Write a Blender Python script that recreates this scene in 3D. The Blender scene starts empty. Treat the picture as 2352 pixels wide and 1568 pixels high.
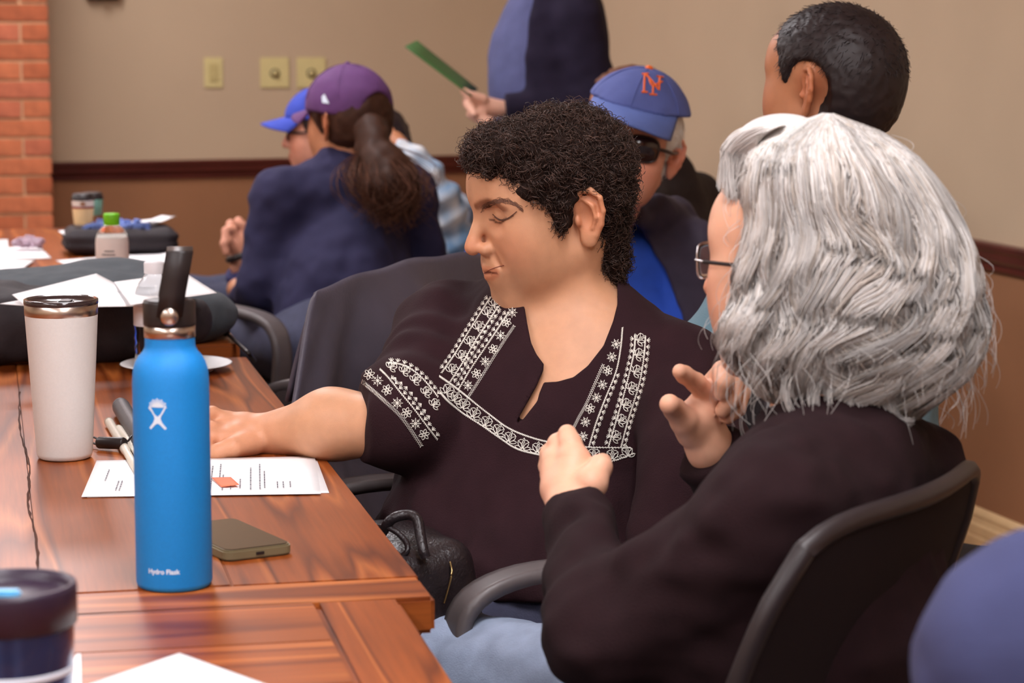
import bpy, bmesh, math, random
import numpy as np
from math import sin, cos, atan, tan, radians, pi, sqrt
from mathutils import Vector
from mathutils.bvhtree import BVHTree

random.seed(7)
RNG = np.random.default_rng(7)
SC = bpy.context.scene
COL = SC.collection

# ------------------------------------------------------------------ camera
F = 5560.0                    # focal length in pixels of the 2352 x 1568 frame
CZ = 1.31                     # camera height
PITCH = atan(754.0 / F)
cam_d = bpy.data.cameras.new('camera')
cam = bpy.data.objects.new('camera', cam_d)
COL.objects.link(cam)
cam.location = (0, 0, CZ)
cam.rotation_euler = (pi / 2 - PITCH, 0, 0)
cam_d.sensor_width = 36.0
cam_d.lens = 36.0 * F / 2352.0
cam_d.clip_start = 0.05
cam_d.dof.use_dof = True
cam_d.dof.focus_distance = 3.02
cam_d.dof.aperture_fstop = 8.0
SC.camera = cam

# ------------------------------------------------------------------ world, exposure
w = bpy.data.worlds.new('room_air')
SC.world = w
w.use_nodes = True
w.node_tree.nodes['Background'].inputs[0].default_value = (1.0, 0.93, 0.86, 1)
w.node_tree.nodes['Background'].inputs[1].default_value = 0.15
SC.view_settings.view_transform = 'Standard'
SC.view_settings.look = 'None'
SC.view_settings.exposure = 0.40
SC.view_settings.gamma = 1.0
SC.view_settings.use_curve_mapping = False
LIGHT_POWER = 17.0            # emission of the ceiling light diffusers

# ------------------------------------------------------------------ pixel helpers
FWD = np.array([0, cos(PITCH), -sin(PITCH)])
UPV = np.array([0, sin(PITCH), cos(PITCH)])
RTV = np.array([1.0, 0, 0])
CAM = np.array([0, 0, CZ])


def ray(px, py):
    return FWD + (px - 1176.0) / F * RTV - (py - 784.0) / F * UPV


def D(px, py, d):
    """point seen at a pixel, at a depth in metres"""
    return CAM + d * ray(px, py)


def ZP(px, py, z):
    """point seen at a pixel, on the level z"""
    r = ray(px, py)
    return CAM + r * ((z - CZ) / r[2])


def proj(P):
    v = np.asarray(P) - CAM
    d = v @ FWD
    return 1176 + F * (v @ RTV) / d, 784 - F * (v @ UPV) / d, d


def V(*a):
    return np.array(a, float)


def nrm(v):
    v = np.asarray(v, float)
    return v / np.linalg.norm(v)


# ------------------------------------------------------------------ materials
def lin(c):
    if isinstance(c, str):
        c = [int(c[i:i + 2], 16) / 255 for i in (0, 2, 4)]
    elif max(c) > 1.0:
        c = [x / 255 for x in c]
    return tuple((x / 12.92 if x <= 0.04045 else ((x + 0.055) / 1.055) ** 2.4) for x in c)


MATS = {}


def pm(name, col, rough=0.6, var=0.10, scale=30.0, bump=0.0, bscale=200.0, metal=0.0, trans=0.0, ior=1.45,
       coat=0.0, sheen=0.0, spec=0.5, attr=None, sss=0.0, stretch=None, col2=None, emit=0.0, detail=4.0, coords='Object'):
    """procedural principled material: noise-varied colour and fine relief"""
    if name in MATS:
        return MATS[name]
    m = bpy.data.materials.new(name)
    m.use_nodes = True
    nt = m.node_tree
    N, L = nt.nodes, nt.links
    b = N['Principled BSDF']
    c = lin(col)
    tc = N.new('ShaderNodeTexCoord')
    mp = N.new('ShaderNodeMapping')
    L.new(tc.outputs[coords], mp.inputs[0])
    if stretch:
        mp.inputs['Scale'].default_value = stretch
    no = N.new('ShaderNodeTexNoise')
    no.inputs['Scale'].default_value = scale
    no.inputs['Detail'].default_value = detail
    L.new(mp.outputs[0], no.inputs['Vector'])
    rp = N.new('ShaderNodeValToRGB')
    rp.color_ramp.elements[0].position = 0.3
    rp.color_ramp.elements[1].position = 0.7
    c2 = lin(col2) if col2 else tuple(min(1, x * (1 + var)) for x in c)
    c1 = c if col2 else tuple(x * (1 - var) for x in c)
    rp.color_ramp.elements[0].color = (*c1, 1)
    rp.color_ramp.elements[1].color = (*c2, 1)
    L.new(no.outputs['Fac'], rp.inputs[0])
    if attr:
        at = N.new('ShaderNodeVertexColor')
        at.layer_name = attr
        mx = N.new('ShaderNodeMix')
        mx.data_type = 'RGBA'
        mx.blend_type = 'MULTIPLY'
        mx.inputs[0].default_value = 1.0
        L.new(rp.outputs[0], mx.inputs[6])
        L.new(at.outputs[0], mx.inputs[7])
        L.new(mx.outputs[2], b.inputs['Base Color'])
    else:
        L.new(rp.outputs[0], b.inputs['Base Color'])
    b.inputs['Roughness'].default_value = rough
    b.inputs['Metallic'].default_value = metal
    b.inputs['Transmission Weight'].default_value = trans
    b.inputs['IOR'].default_value = ior
    b.inputs['Coat Weight'].default_value = coat
    b.inputs['Sheen Weight'].default_value = sheen
    b.inputs['Specular IOR Level'].default_value = spec
    if sss:
        b.inputs['Subsurface Weight'].default_value = sss
        b.inputs['Subsurface Radius'].default_value = (0.009, 0.004, 0.002)
        b.inputs['Subsurface Scale'].default_value = 1.0
    if emit:
        b.inputs['Emission Color'].default_value = (*c, 1)
        b.inputs['Emission Strength'].default_value = emit
    if bump:
        n2 = N.new('ShaderNodeTexNoise')
        n2.inputs['Scale'].default_value = bscale
        n2.inputs['Detail'].default_value = 3
        L.new(mp.outputs[0], n2.inputs['Vector'])
        bp = N.new('ShaderNodeBump')
        bp.inputs['Strength'].default_value = bump
        bp.inputs['Distance'].default_value = 0.002
        L.new(n2.outputs['Fac'], bp.inputs['Height'])
        L.new(bp.outputs[0], b.inputs['Normal'])
    MATS[name] = m
    return m


def wood(name, dark, mid, light, rough=0.32, along=1, coat=0.0, freq=1.0):
    """varnished plank: long cathedral grain along one local axis, each plank with its own offset"""
    m = bpy.data.materials.new(name)
    m.use_nodes = True
    nt = m.node_tree
    N, L = nt.nodes, nt.links
    b = N['Principled BSDF']
    tc = N.new('ShaderNodeTexCoord')
    oi = N.new('ShaderNodeObjectInfo')
    ad = N.new('ShaderNodeVectorMath')
    ad.operation = 'MULTIPLY_ADD'
    cx = N.new('ShaderNodeCombineXYZ')
    for i in range(3):
        L.new(oi.outputs['Random'], cx.inputs[i])
    L.new(cx.outputs[0], ad.inputs[0])
    ad.inputs[1].default_value = (7.3, 3.1, 5.7)
    L.new(tc.outputs['Object'], ad.inputs[2])
    mp = N.new('ShaderNodeMapping')
    s = [1, 1, 1]
    s[along] = 0.055
    mp.inputs['Scale'].default_value = s
    L.new(ad.outputs[0], mp.inputs[0])
    big = N.new('ShaderNodeTexNoise')
    big.inputs['Scale'].default_value = 8.5 * freq
    big.inputs['Detail'].default_value = 1.5
    L.new(mp.outputs[0], big.inputs['Vector'])
    mu = N.new('ShaderNodeMath')
    mu.operation = 'MULTIPLY'
    mu.inputs[1].default_value = 7.0
    L.new(big.outputs['Fac'], mu.inputs[0])
    fr = N.new('ShaderNodeMath')
    fr.operation = 'FRACT'
    L.new(mu.outputs[0], fr.inputs[0])
    rp = N.new('ShaderNodeValToRGB')
    e = rp.color_ramp.elements
    e[0].position, e[0].color = 0.0, (*lin(mid), 1)
    e[1].position, e[1].color = 1.0, (*lin(mid), 1)
    for p, c in ((0.10, light), (0.24, mid), (0.72, mid), (0.90, dark)):
        k = e.new(p)
        k.color = (*lin(c), 1)
    L.new(fr.outputs[0], rp.inputs[0])
    mp2 = N.new('ShaderNodeMapping')
    s2 = [1, 1, 1]
    s2[along] = 0.03
    mp2.inputs['Scale'].default_value = s2
    L.new(ad.outputs[0], mp2.inputs[0])
    fine = N.new('ShaderNodeTexNoise')
    fine.inputs['Scale'].default_value = 260.0
    fine.inputs['Detail'].default_value = 4
    L.new(mp2.outputs[0], fine.inputs['Vector'])
    patch = N.new('ShaderNodeTexNoise')
    patch.inputs['Scale'].default_value = 3.0
    L.new(ad.outputs[0], patch.inputs['Vector'])
    mx = N.new('ShaderNodeMix')
    mx.data_type = 'RGBA'
    mx.blend_type = 'OVERLAY'
    mx.inputs[0].default_value = 0.35
    L.new(rp.outputs[0], mx.inputs[6])
    L.new(fine.outputs['Fac'], mx.inputs[7])
    mx2 = N.new('ShaderNodeMix')
    mx2.data_type = 'RGBA'
    mx2.blend_type = 'OVERLAY'
    mx2.inputs[0].default_value = 0.35
    L.new(mx.outputs[2], mx2.inputs[6])
    L.new(patch.outputs['Fac'], mx2.inputs[7])
    L.new(mx2.outputs[2], b.inputs['Base Color'])
    b.inputs['Roughness'].default_value = rough
    b.inputs['Coat Weight'].default_value = coat
    b.inputs['Coat Roughness'].default_value = 0.3
    b.inputs['Specular IOR Level'].default_value = 0.3
    bp = N.new('ShaderNodeBump')
    bp.inputs['Strength'].default_value = 0.03
    bp.inputs['Distance'].default_value = 0.001
    L.new(fine.outputs['Fac'], bp.inputs['Height'])
    L.new(bp.outputs[0], b.inputs['Normal'])
    MATS[name] = m
    return m


# ------------------------------------------------------------------ mesh helpers
def mesh_np(name, verts, quads=None, tris=None):
    me = bpy.data.meshes.new(name)
    verts = np.asarray(verts, np.float32)
    me.vertices.add(len(verts))
    me.vertices.foreach_set('co', verts.ravel())
    idx, starts, n = [], [], 0
    for arr, k in ((quads, 4), (tris, 3)):
        if arr is not None and len(arr):
            arr = np.asarray(arr, np.int32)
            idx.append(arr.ravel())
            starts.append(n + np.arange(len(arr)) * k)
            n += arr.size
    idx = np.concatenate(idx)
    starts = np.concatenate(starts)
    me.loops.add(n)
    me.loops.foreach_set('vertex_index', idx.astype(np.int32))
    me.polygons.add(len(starts))
    me.polygons.foreach_set('loop_start', starts.astype(np.int32))
    me.polygons.foreach_set('use_smooth', np.ones(len(starts), bool))
    me.update(calc_edges=True)
    me.validate()
    return me


def link(name, me, mat=None, parent=None, label=None, cat=None, group=None, kind=None, loc=None, rot=None):
    o = bpy.data.objects.new(name, me)
    COL.objects.link(o)
    if mat is not None and me is not None and hasattr(me, 'materials') and not me.materials:
        me.materials.append(mat)
    if loc is not None:
        o.location = Vector([float(x) for x in loc])
    if rot is not None:
        o.rotation_euler = rot if hasattr(rot, '__len__') else (0, 0, rot)
    if parent is not None:
        o.parent = parent
    tag(o, label, cat, group, kind)
    return o


def tag(o, label=None, cat=None, group=None, kind=None):
    for k, v in (('label', label), ('category', cat), ('group', group), ('kind', kind)):
        if v:
            o[k] = v
    return o


def empty(name, loc=(0, 0, 0), rotz=0, label=None, cat=None, group=None, kind=None):
    return link(name, None, None, None, label, cat, group, kind, loc, rotz)


def add_box(bm, c, s, bev=0.0, rot=None):
    r = bmesh.ops.create_cube(bm, size=1.0)
    vs = r['verts']
    for v in vs:
        v.co = Vector((v.co.x * s[0], v.co.y * s[1], v.co.z * s[2]))
    if bev > 0:
        es = list({e for v in vs for e in v.link_edges})
        g = bmesh.ops.bevel(bm, geom=es, offset=bev, segments=2, affect='EDGES')
        vs = list({v for f in g['faces'] for v in f.verts} | {v for v in vs if v.is_valid})
    for v in vs:
        p = v.co.copy()
        if rot is not None:
            p = rot @ p
        v.co = p + Vector(c)
    return vs


def bm_mesh(name, bm, smooth=False):
    me = bpy.data.meshes.new(name)
    bm.to_mesh(me)
    bm.free()
    if smooth:
        me.polygons.foreach_set('use_smooth', np.ones(len(me.polygons), bool))
    return me


def box_mesh(name, s, bev=0.0, c=(0, 0, 0)):
    bm = bmesh.new()
    add_box(bm, c, s, bev)
    return bm_mesh(name, bm)


def lathe(name, prof, seg=48, cap=True):
    """profile of (radius, z) turned about the local z axis"""
    prof = np.asarray(prof, float)
    n = len(prof)
    a = np.arange(seg) / seg * 2 * pi
    v = np.stack([prof[:, 0][:, None] * np.cos(a), prof[:, 0][:, None] * np.sin(a),
                  np.repeat(prof[:, 1][:, None], seg, 1)], -1).reshape(-1, 3)
    i = np.arange(n - 1)[:, None] * seg
    j = np.arange(seg)[None, :]
    j2 = (j + 1) % seg
    q = np.stack([i + j, i + j2, i + seg + j2, i + seg + j], -1).reshape(-1, 4)
    return mesh_np(name, v, q)


def tubes(lines, rad, sides=5, closed_ends=False):
    """many polylines (list of K x 3 arrays) into one vertex/quad pair; rad scalar or list of scalars/arrays"""
    Vv, Q, n0 = [], [], 0
    for li, P in enumerate(lines):
        P = np.asarray(P, float)
        K = len(P)
        T = np.gradient(P, axis=0)
        T /= np.linalg.norm(T, axis=1)[:, None] + 1e-12
        ref = V(0.13, 0.31, 0.94) if abs(T[0] @ V(0.13, 0.31, 0.94)) < 0.9 else V(1, 0, 0)
        A = np.cross(T, ref)
        A /= np.linalg.norm(A, axis=1)[:, None] + 1e-12
        B = np.cross(T, A)
        r = rad[li] if hasattr(rad, '__len__') else rad
        r = np.broadcast_to(np.asarray(r, float), (K,))
        a = np.arange(sides) / sides * 2 * pi
        ring = P[:, None, :] + r[:, None, None] * (np.cos(a)[None, :, None] * A[:, None, :] + np.sin(a)[None, :, None] * B[:, None, :])
        Vv.append(ring.reshape(-1, 3))
        i = np.arange(K - 1)[:, None] * sides
        j = np.arange(sides)[None, :]
        j2 = (j + 1) % sides
        Q.append(np.stack([i + j, i + j2, i + sides + j2, i + sides + j], -1).reshape(-1, 4) + n0)
        n0 += K * sides
    return np.concatenate(Vv), np.concatenate(Q)


def strands(P, r0, r1, sides=3):
    """P: (n, k, 3) strands of equal point count, vectorised thin tubes tapering r0 -> r1 (r0 may be per strand)"""
    n, K, _ = P.shape
    T = np.gradient(P, axis=1)
    T /= np.linalg.norm(T, axis=2)[..., None] + 1e-12
    ref = np.broadcast_to(V(0.21, 0.36, 0.91), T.shape)
    A = np.cross(T, ref)
    A /= np.linalg.norm(A, axis=2)[..., None] + 1e-9
    B = np.cross(T, A)
    t = np.linspace(0, 1, K)[None, :]
    r = np.reshape(r0, (-1, 1)) * (1 - t) + r1 * t
    a = np.arange(sides) / sides * 2 * pi
    ring = P[:, :, None, :] + r[:, :, None, None] * (np.cos(a)[None, None, :, None] * A[:, :, None, :] + np.sin(a)[None, None, :, None] * B[:, :, None, :])
    base = (np.arange(n) * K * sides)[:, None, None]
    i = (np.arange(K - 1) * sides)[None, :, None]
    j = np.arange(sides)[None, None, :]
    j2 = (j + 1) % sides
    q = np.stack(np.broadcast_arrays(base + i + j, base + i + j2, base + i + sides + j2, base + i + sides + j), -1).reshape(-1, 4)
    return ring.reshape(-1, 3), q


def set_col(me, cols, name='Col'):
    at = me.color_attributes.new(name, 'FLOAT_COLOR', 'POINT')
    c = np.ones((len(me.vertices), 4), np.float32)
    c[:, :3] = cols
    at.data.foreach_set('color', c.ravel())


def grid_mesh(name, P, close_u=False):
    """P: (n, m, 3) grid of points"""
    n, m, _ = P.shape
    i = np.arange(n - 1)[:, None]
    j = np.arange(m if close_u else m - 1)[None, :]
    j2 = (j + 1) % m
    q = np.stack([i * m + j, i * m + j2, (i + 1) * m + j2, (i + 1) * m + j], -1).reshape(-1, 4)
    return mesh_np(name, P.reshape(-1, 3), q)


def solidify(o, t, offset=0.0):
    md = o.modifiers.new('thickness', 'SOLIDIFY')
    md.thickness = t
    md.offset = offset
    return o


def curve_pts(pts, n=40):
    """smooth Catmull-Rom resampling"""
    P = np.asarray(pts, float)
    P = np.vstack([2 * P[0] - P[1], P, 2 * P[-1] - P[-2]])
    out = []
    m = len(P) - 3
    for t in np.linspace(0, m - 1e-6, n):
        i = int(t)
        u = t - i
        a, b, c, d = P[i:i + 4]
        out.append(0.5 * (2 * b + (c - a) * u + (2 * a - 5 * b + 4 * c - d) * u * u + (3 * b - a - 3 * c + d) * u ** 3))
    return np.array(out)


def text_mesh(s, size, name='lettering', bold=0.0):
    cu = bpy.data.curves.new(name, 'FONT')
    cu.body = s
    cu.size = size
    cu.offset = bold
    o = bpy.data.objects.new(name, cu)
    COL.objects.link(o)
    dg = bpy.context.evaluated_depsgraph_get()
    me = bpy.data.meshes.new_from_object(o.evaluated_get(dg))
    bpy.data.objects.remove(o)
    bpy.data.curves.remove(cu)
    return me


# ------------------------------------------------------------------ implicit surfaces
def _h(ix, iy, iz):
    n = (ix * 374761393 + iy * 668265263 + iz * 2147483647) & 0xffffffff
    n = ((n ^ (n >> 13)) * 1274126177) & 0xffffffff
    return ((n ^ (n >> 16)) & 0xffff) / 32768.0 - 1.0


def vnoise(P):
    """value noise in -1..1"""
    i = np.floor(P).astype(np.int64)
    f = P - i
    f = f * f * (3 - 2 * f)
    r = 0
    for a in (0, 1):
        wx = f[:, 0] if a else 1 - f[:, 0]
        for b in (0, 1):
            wy = f[:, 1] if b else 1 - f[:, 1]
            for c in (0, 1):
                wz = f[:, 2] if c else 1 - f[:, 2]
                r = r + wx * wy * wz * _h(i[:, 0] + a, i[:, 1] + b, i[:, 2] + c)
    return r


def smin(a, b, k):
    h = np.clip(0.5 + 0.5 * (b - a) / k, 0, 1)
    return b + (a - b) * h - k * h * (1 - h)


def smax(a, b, k):
    return -smin(-a, -b, k)


def dseg(P, a, b, ra, rb):
    a = np.asarray(a, float)
    b = np.asarray(b, float)
    ba = b - a
    t = np.clip(((P - a) @ ba) / (ba @ ba + 1e-12), 0, 1)
    return np.linalg.norm(P - a - t[:, None] * ba, axis=1) - (ra + (rb - ra) * t)


def dell(P, c, r, R=None):
    q = P - np.asarray(c, float)
    if R is not None:
        q = q @ R
    r = np.asarray(r, float)
    k0 = np.linalg.norm(q / r, axis=1)
    k1 = np.linalg.norm(q / (r * r), axis=1) + 1e-9
    return k0 * (k0 - 1) / k1


def dball(P, c, r):
    return np.linalg.norm(P - np.asarray(c, float), axis=1) - r


def dchain(P, pts, rad, k=0.004):
    d = None
    for i in range(len(pts) - 1):
        e = dseg(P, pts[i], pts[i + 1], rad[i], rad[i + 1])
        d = e if d is None else smin(d, e, k)
    return d


def poly_sd(x, y, poly):
    """signed distance to a 2-D polygon, negative inside"""
    poly = np.asarray(poly, float)
    d = np.full(len(x), 1e18)
    s = np.ones(len(x))
    n = len(poly)
    for i in range(n):
        a = poly[i]
        b = poly[i - 1]
        ex, ey = b - a
        wx, wy = x - a[0], y - a[1]
        t = np.clip((wx * ex + wy * ey) / (ex * ex + ey * ey + 1e-12), 0, 1)
        d = np.minimum(d, (wx - ex * t) ** 2 + (wy - ey * t) ** 2)
        c1 = y >= a[1]
        c2 = y < b[1]
        c3 = ex * wy > ey * wx
        s = np.where((c1 & c2 & c3) | (~c1 & ~c2 & ~c3), -s, s)
    return s * np.sqrt(d)


def sdf_mesh(fn, lo, hi, h, project=True):
    """surface nets over a sparse grid of a signed distance function -> verts, quads"""
    lo = np.asarray(lo, float)
    hi = np.asarray(hi, float)
    S = 4
    nc = np.ceil((hi - lo) / (h * S)).astype(int) + 1
    ax = [lo[i] + np.arange(nc[i]) * h * S for i in range(3)]
    G = np.stack(np.meshgrid(*ax, indexing='ij'), -1).reshape(-1, 3)

    def ev(P):
        out = np.empty(len(P))
        for i in range(0, len(P), 150000):
            out[i:i + 150000] = fn(P[i:i + 150000])
        return out
    dc = ev(G).reshape(nc)
    act = np.zeros(nc - 1, bool)
    m = np.full(nc - 1, 1e9)
    for a in (0, 1):
        for b in (0, 1):
            for c in (0, 1):
                sub = dc[a:nc[0] - 1 + a, b:nc[1] - 1 + b, c:nc[2] - 1 + c]
                m = np.minimum(m, np.abs(sub))
    act = m < 1.45 * S * h
    nf = (nc - 1) * S + 1
    idx = [np.minimum((np.arange(nf[i]) + S // 2) // S, nc[i] - 1) for i in range(3)]
    val = dc[np.ix_(*idx)]
    am = np.zeros(nf, bool)
    rep = np.repeat(np.repeat(np.repeat(act, S, 0), S, 1), S, 2)
    for a in (0, 1):
        for b in (0, 1):
            for c in (0, 1):
                am[a:nf[0] - 1 + a, b:nf[1] - 1 + b, c:nf[2] - 1 + c] |= rep
    ii = np.argwhere(am)
    val[am] = ev(lo + ii * h)
    ins = val < 0
    cnt = np.zeros(nf - 1, np.int8)
    for a in (0, 1):
        for b in (0, 1):
            for c in (0, 1):
                cnt += ins[a:nf[0] - 1 + a, b:nf[1] - 1 + b, c:nf[2] - 1 + c]
    cell = np.argwhere((cnt > 0) & (cnt < 8))
    vid = np.full(nf - 1, -1, np.int64)
    vid[tuple(cell.T)] = np.arange(len(cell))
    acc = np.zeros((len(cell), 3))
    num = np.zeros(len(cell))
    cor = [(a, b, c) for a in (0, 1) for b in (0, 1) for c in (0, 1)]
    cv = {k: val[cell[:, 0] + k[0], cell[:, 1] + k[1], cell[:, 2] + k[2]] for k in cor}
    for k in cor:
        for axx in range(3):
            if k[axx] == 0:
                k2 = list(k)
                k2[axx] = 1
                k2 = tuple(k2)
                va, vb = cv[k], cv[k2]
                cr = (va < 0) != (vb < 0)
                t = np.where(cr, va / np.where(np.abs(va - vb) < 1e-12, 1, va - vb), 0)
                p = np.repeat(np.array(k, float)[None], len(cell), 0)
                p[:, axx] = t
                acc += np.where(cr[:, None], p, 0)
                num += cr
    verts = lo + (cell + acc / num[:, None]) * h
    quads = []
    for axx in range(3):
        sl0 = [slice(1, nf[i] - 1) for i in range(3)]
        sl1 = [slice(1, nf[i] - 1) for i in range(3)]
        sl0[axx] = slice(0, nf[axx] - 1)
        sl1[axx] = slice(1, nf[axx])
        a = ins[tuple(sl0)]
        b = ins[tuple(sl1)]
        e = np.argwhere(a != b)
        if not len(e):
            continue
        sg = a[tuple(e.T)]
        off = np.ones(3, int)
        off[axx] = 0
        e = e + off
        u, w_ = [(1, 2), (2, 0), (0, 1)][axx]
        du = np.zeros(3, int)
        du[u] = 1
        dw = np.zeros(3, int)
        dw[w_] = 1
        q = np.stack([vid[tuple((e - du - dw).T)], vid[tuple((e - dw).T)], vid[tuple(e.T)], vid[tuple((e - du).T)]], -1)
        q[~sg] = q[~sg][:, ::-1]
        quads.append(q)
    quads = np.concatenate(quads)
    quads = quads[(quads >= 0).all(1)]
    if project:
        d0 = fn(verts)
        e = h * 0.3
        g = np.stack([fn(verts + V(*(e if i == j else 0 for j in range(3)))) - d0 for i in range(3)], -1) / e
        g2 = (g * g).sum(1) + 1e-6
        step = np.clip(d0 / g2, -h * 0.7, h * 0.7)
        verts = verts - g * step[:, None]
    return verts, quads


def join_vq(parts):
    Vv, Q, n = [], [], 0
    for v, q in parts:
        Vv.append(v)
        Q.append(q + n)
        n += len(v)
    return np.concatenate(Vv), np.concatenate(Q)


class Caster:
    """drops photo pixels onto a surface (along the line of sight) to lay stitching and print on it"""

    def __init__(self, v, q):
        self.t = BVHTree.FromPolygons([Vector(x) for x in v], [tuple(int(i) for i in f) for f in q])

    def __call__(self, px, py, off=0.001):
        r = ray(px, py)
        hit = self.t.ray_cast(Vector(CAM), Vector(nrm(r)))
        if hit[0] is None:
            return None
        n = hit[1]
        if n.dot(Vector(r)) > 0:
            n = -n
        return np.array(hit[0] + n * off)
# ------------------------------------------------------------------ the room
RA = radians(16.8)
E1 = V(cos(RA), sin(RA), 0)       # along the back wall, to the right
E2 = V(-sin(RA), cos(RA), 0)      # along the right wall, away from the camera
_W = V(1.128, 5.97, 0)
_B = V(-1.34, 9.13, 0)
CORNER = _W + E2 * ((_B - _W) @ E2)


def room(x, y, z=0.0):
    return CORNER + E1 * x + E2 * y + V(0, 0, z)


M_wall = pm('wall_paint_tan', (194, 170, 142), 0.85, 0.03, 3.0, bump=0.25, bscale=420)
M_wains = pm('wainscot_paint_brown', (150, 102, 68), 0.7, 0.05, 4.0, bump=0.25, bscale=420)
M_rail = pm('mahogany_rail', (84, 34, 26), 0.32, 0.18, 14, stretch=(0.15, 1, 1), coat=0.2)
M_base = pm('oak_baseboard', (226, 190, 140), 0.4, 0.08, 20, stretch=(0.1, 1, 1))
M_floor = pm('floor_brown', (150, 104, 70), 0.6, 0.12, 5)
M_carpet = pm('carpet_grey', (98, 84, 78), 0.95, 0.25, 160, bump=0.6, bscale=600)
M_ceil = pm('ceiling_white', (232, 226, 216), 0.9, 0.02, 5)
M_brick = [pm('brick_red_%d' % i, c, 0.85, 0.18, 26, bump=0.5, bscale=120) for i, c in
           enumerate([(183, 100, 64), (190, 106, 76), (172, 92, 58), (196, 112, 74)])]
M_mortar = pm('mortar_sand', (208, 164, 126), 0.95, 0.1, 60, bump=0.5, bscale=200)

HC = 2.85
XL, YF = -6.0, -12.6


def slab(name, x0, x1, y0, y1, z0, z1, mat, parent=None, kind='structure', bev=0.0):
    me = box_mesh(name, (x1 - x0, y1 - y0, z1 - z0), bev)
    return link(name, me, mat, parent, kind=kind if parent is None else None,
                loc=room((x0 + x1) / 2, (y0 + y1) / 2, (z0 + z1) / 2), rot=RA)


slab('floor', XL, 0.0, YF, 0.0, -0.1, 0.0, M_floor)
slab('floor_carpet', XL + .05, -0.34, YF + .05, -0.05, 0.0, 0.008, M_carpet)
slab('ceiling', XL - .1, 0.1, YF - .1, 0.1, HC, HC + 0.1, M_ceil)
RZ = 0.70


def walls(name, x0, x1, y0, y1):
    w1 = slab(name, x0, x1, y0, y1, RZ, HC, M_wall)
    o = slab('wainscot', x0, x1, y0, y1, 0.0, RZ, M_wains, kind=None)
    o.parent = w1
    o.matrix_parent_inverse = w1.matrix_basis.inverted()
    return w1


walls('wall_back', XL - .1, 0.1, 0.0, 0.1)
walls('wall_right', 0.0, 0.1, YF - .1, 0.0)
walls('wall_left', XL - .1, XL, YF - .1, 0.0)
walls('wall_front', XL, 0.0, YF - .1, YF)


def moulding(name, prof, p0, p1, out, mat, z0):
    """extrude a (depth, height) profile along a wall"""
    p0, p1 = np.asarray(p0), np.asarray(p1)
    P = np.stack([[p + out * d + V(0, 0, z0 + h) for d, h in prof] for p in (p0, p1)])
    me = grid_mesh(name, P)
    me.polygons.foreach_set('use_smooth', np.zeros(len(me.polygons), bool))
    return link(name, me, mat, kind='structure')


rail_prof = [(0, 0), (.008, 0), (.012, .004), (.012, .012), (.008, .015), (.010, .018), (.020, .030), (.022, .048),
             (.028, .055), (.030, .066), (.026, .071), (0, .071)]
base_prof = [(.0, 0), (.016, 0), (.016, .028), (.013, .032), (.016, .036), (.016, .058), (.012, .063), (.010, .078),
             (.013, .083), (.010, .092), (.004, .1), (0, .1)]
moulding('trim_1', rail_prof, room(XL, 0), room(0, 0), -E2, M_rail, 0.69)
moulding('trim_2', rail_prof, room(0, 0), room(0, YF), -E1, M_rail, 0.69)
moulding('baseboard_back', base_prof, room(XL, 0), room(0, 0), -E2, M_base, 0.0)
moulding('baseboard_right', base_prof, room(0, 0), room(0, YF), -E1, M_base, 0.0)

# brick pier standing in front of the back wall
pc = D(117, 300, 8.55)
pier = empty('wall_pier', (pc[0], pc[1], 0), RA, kind='structure')
PW, PD = 0.61, 0.45
link('mortar', box_mesh('mortar', (PW - .012, PD - .012, HC), 0, (-PW / 2, PD / 2, HC / 2)), M_mortar, pier)
CH = 0.0672


def brick_mesh(lx, ly):
    return box_mesh('brick', (lx, ly, 0.0575), 0.003)


full = [brick_mesh(.194, .1) for _ in range(4)]
half = [brick_mesh(.094, .1) for _ in range(4)]
for i in range(4):
    full[i].materials.append(M_brick[i])
    half[i].materials.append(M_brick[i])
for r in range(int(HC / CH)):
    z = r * CH + CH / 2
    if r % 2:
        xs = [(-.097, full), (-.301, full), (-.505, full)]
    else:
        xs = [(-.047, half), (-.199, full), (-.403, full), (-.557, half)]
    for x, arr in xs:
        link('brick', random.choice(arr), None, pier, loc=(x, .05 + random.uniform(-.0015, .0015), z))
    if r % 3 == 0:
        for y in (.2, .4):
            link('brick', random.choice(full), None, pier, loc=(-.05, y - .03, z), rot=pi / 2)

# ceiling light fixtures
M_diff = pm('light_diffuser', (255, 247, 238), 0.6, 0.0, 5, emit=LIGHT_POWER)
M_diff.node_tree.nodes['Principled BSDF'].inputs['Emission Color'].default_value = (0.985, 0.955, 0.99, 1)
M_white_metal = pm('white_enamel', (235, 232, 226), 0.4, 0.02, 20)
first = None
for ix, x in enumerate((-2.2, -4.6)):
    for iy, y in enumerate((-1.3, -3.7, -7.5, -9.3, -11.1)):
        t = empty('ceiling_light', room(x, y, HC - .012), RA, 'flat rectangular light panel in the ceiling above the tables',
                  'light', 'ceiling light panels')
        link('diffuser', box_mesh('diffuser', (.58, 1.18, .01)), M_diff, t)
        for sx, sy, lx, ly in ((.3, 0, .03, 1.24), (-.3, 0, .03, 1.24), (0, .6, .63, .03), (0, -.6, .63, .03)):
            link('frame', box_mesh('frame', (lx, ly, .022), .003), M_white_metal, t, loc=(sx, sy, 0))

# wall plates on the back wall
M_ivory = pm('ivory_plastic', (216, 200, 142), 0.4, 0.03, 30)
M_ivory_d = pm('ivory_knob', (196, 178, 122), 0.4, 0.03, 30)
M_dark = pm('dark_plastic', (46, 38, 36), 0.45, 0.1, 40)


def on_back(px, py, out=0.0):
    r = ray(px, py)
    t = ((CORNER - CAM) @ E2 - out) / (r @ E2)
    return CAM + r * t


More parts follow.
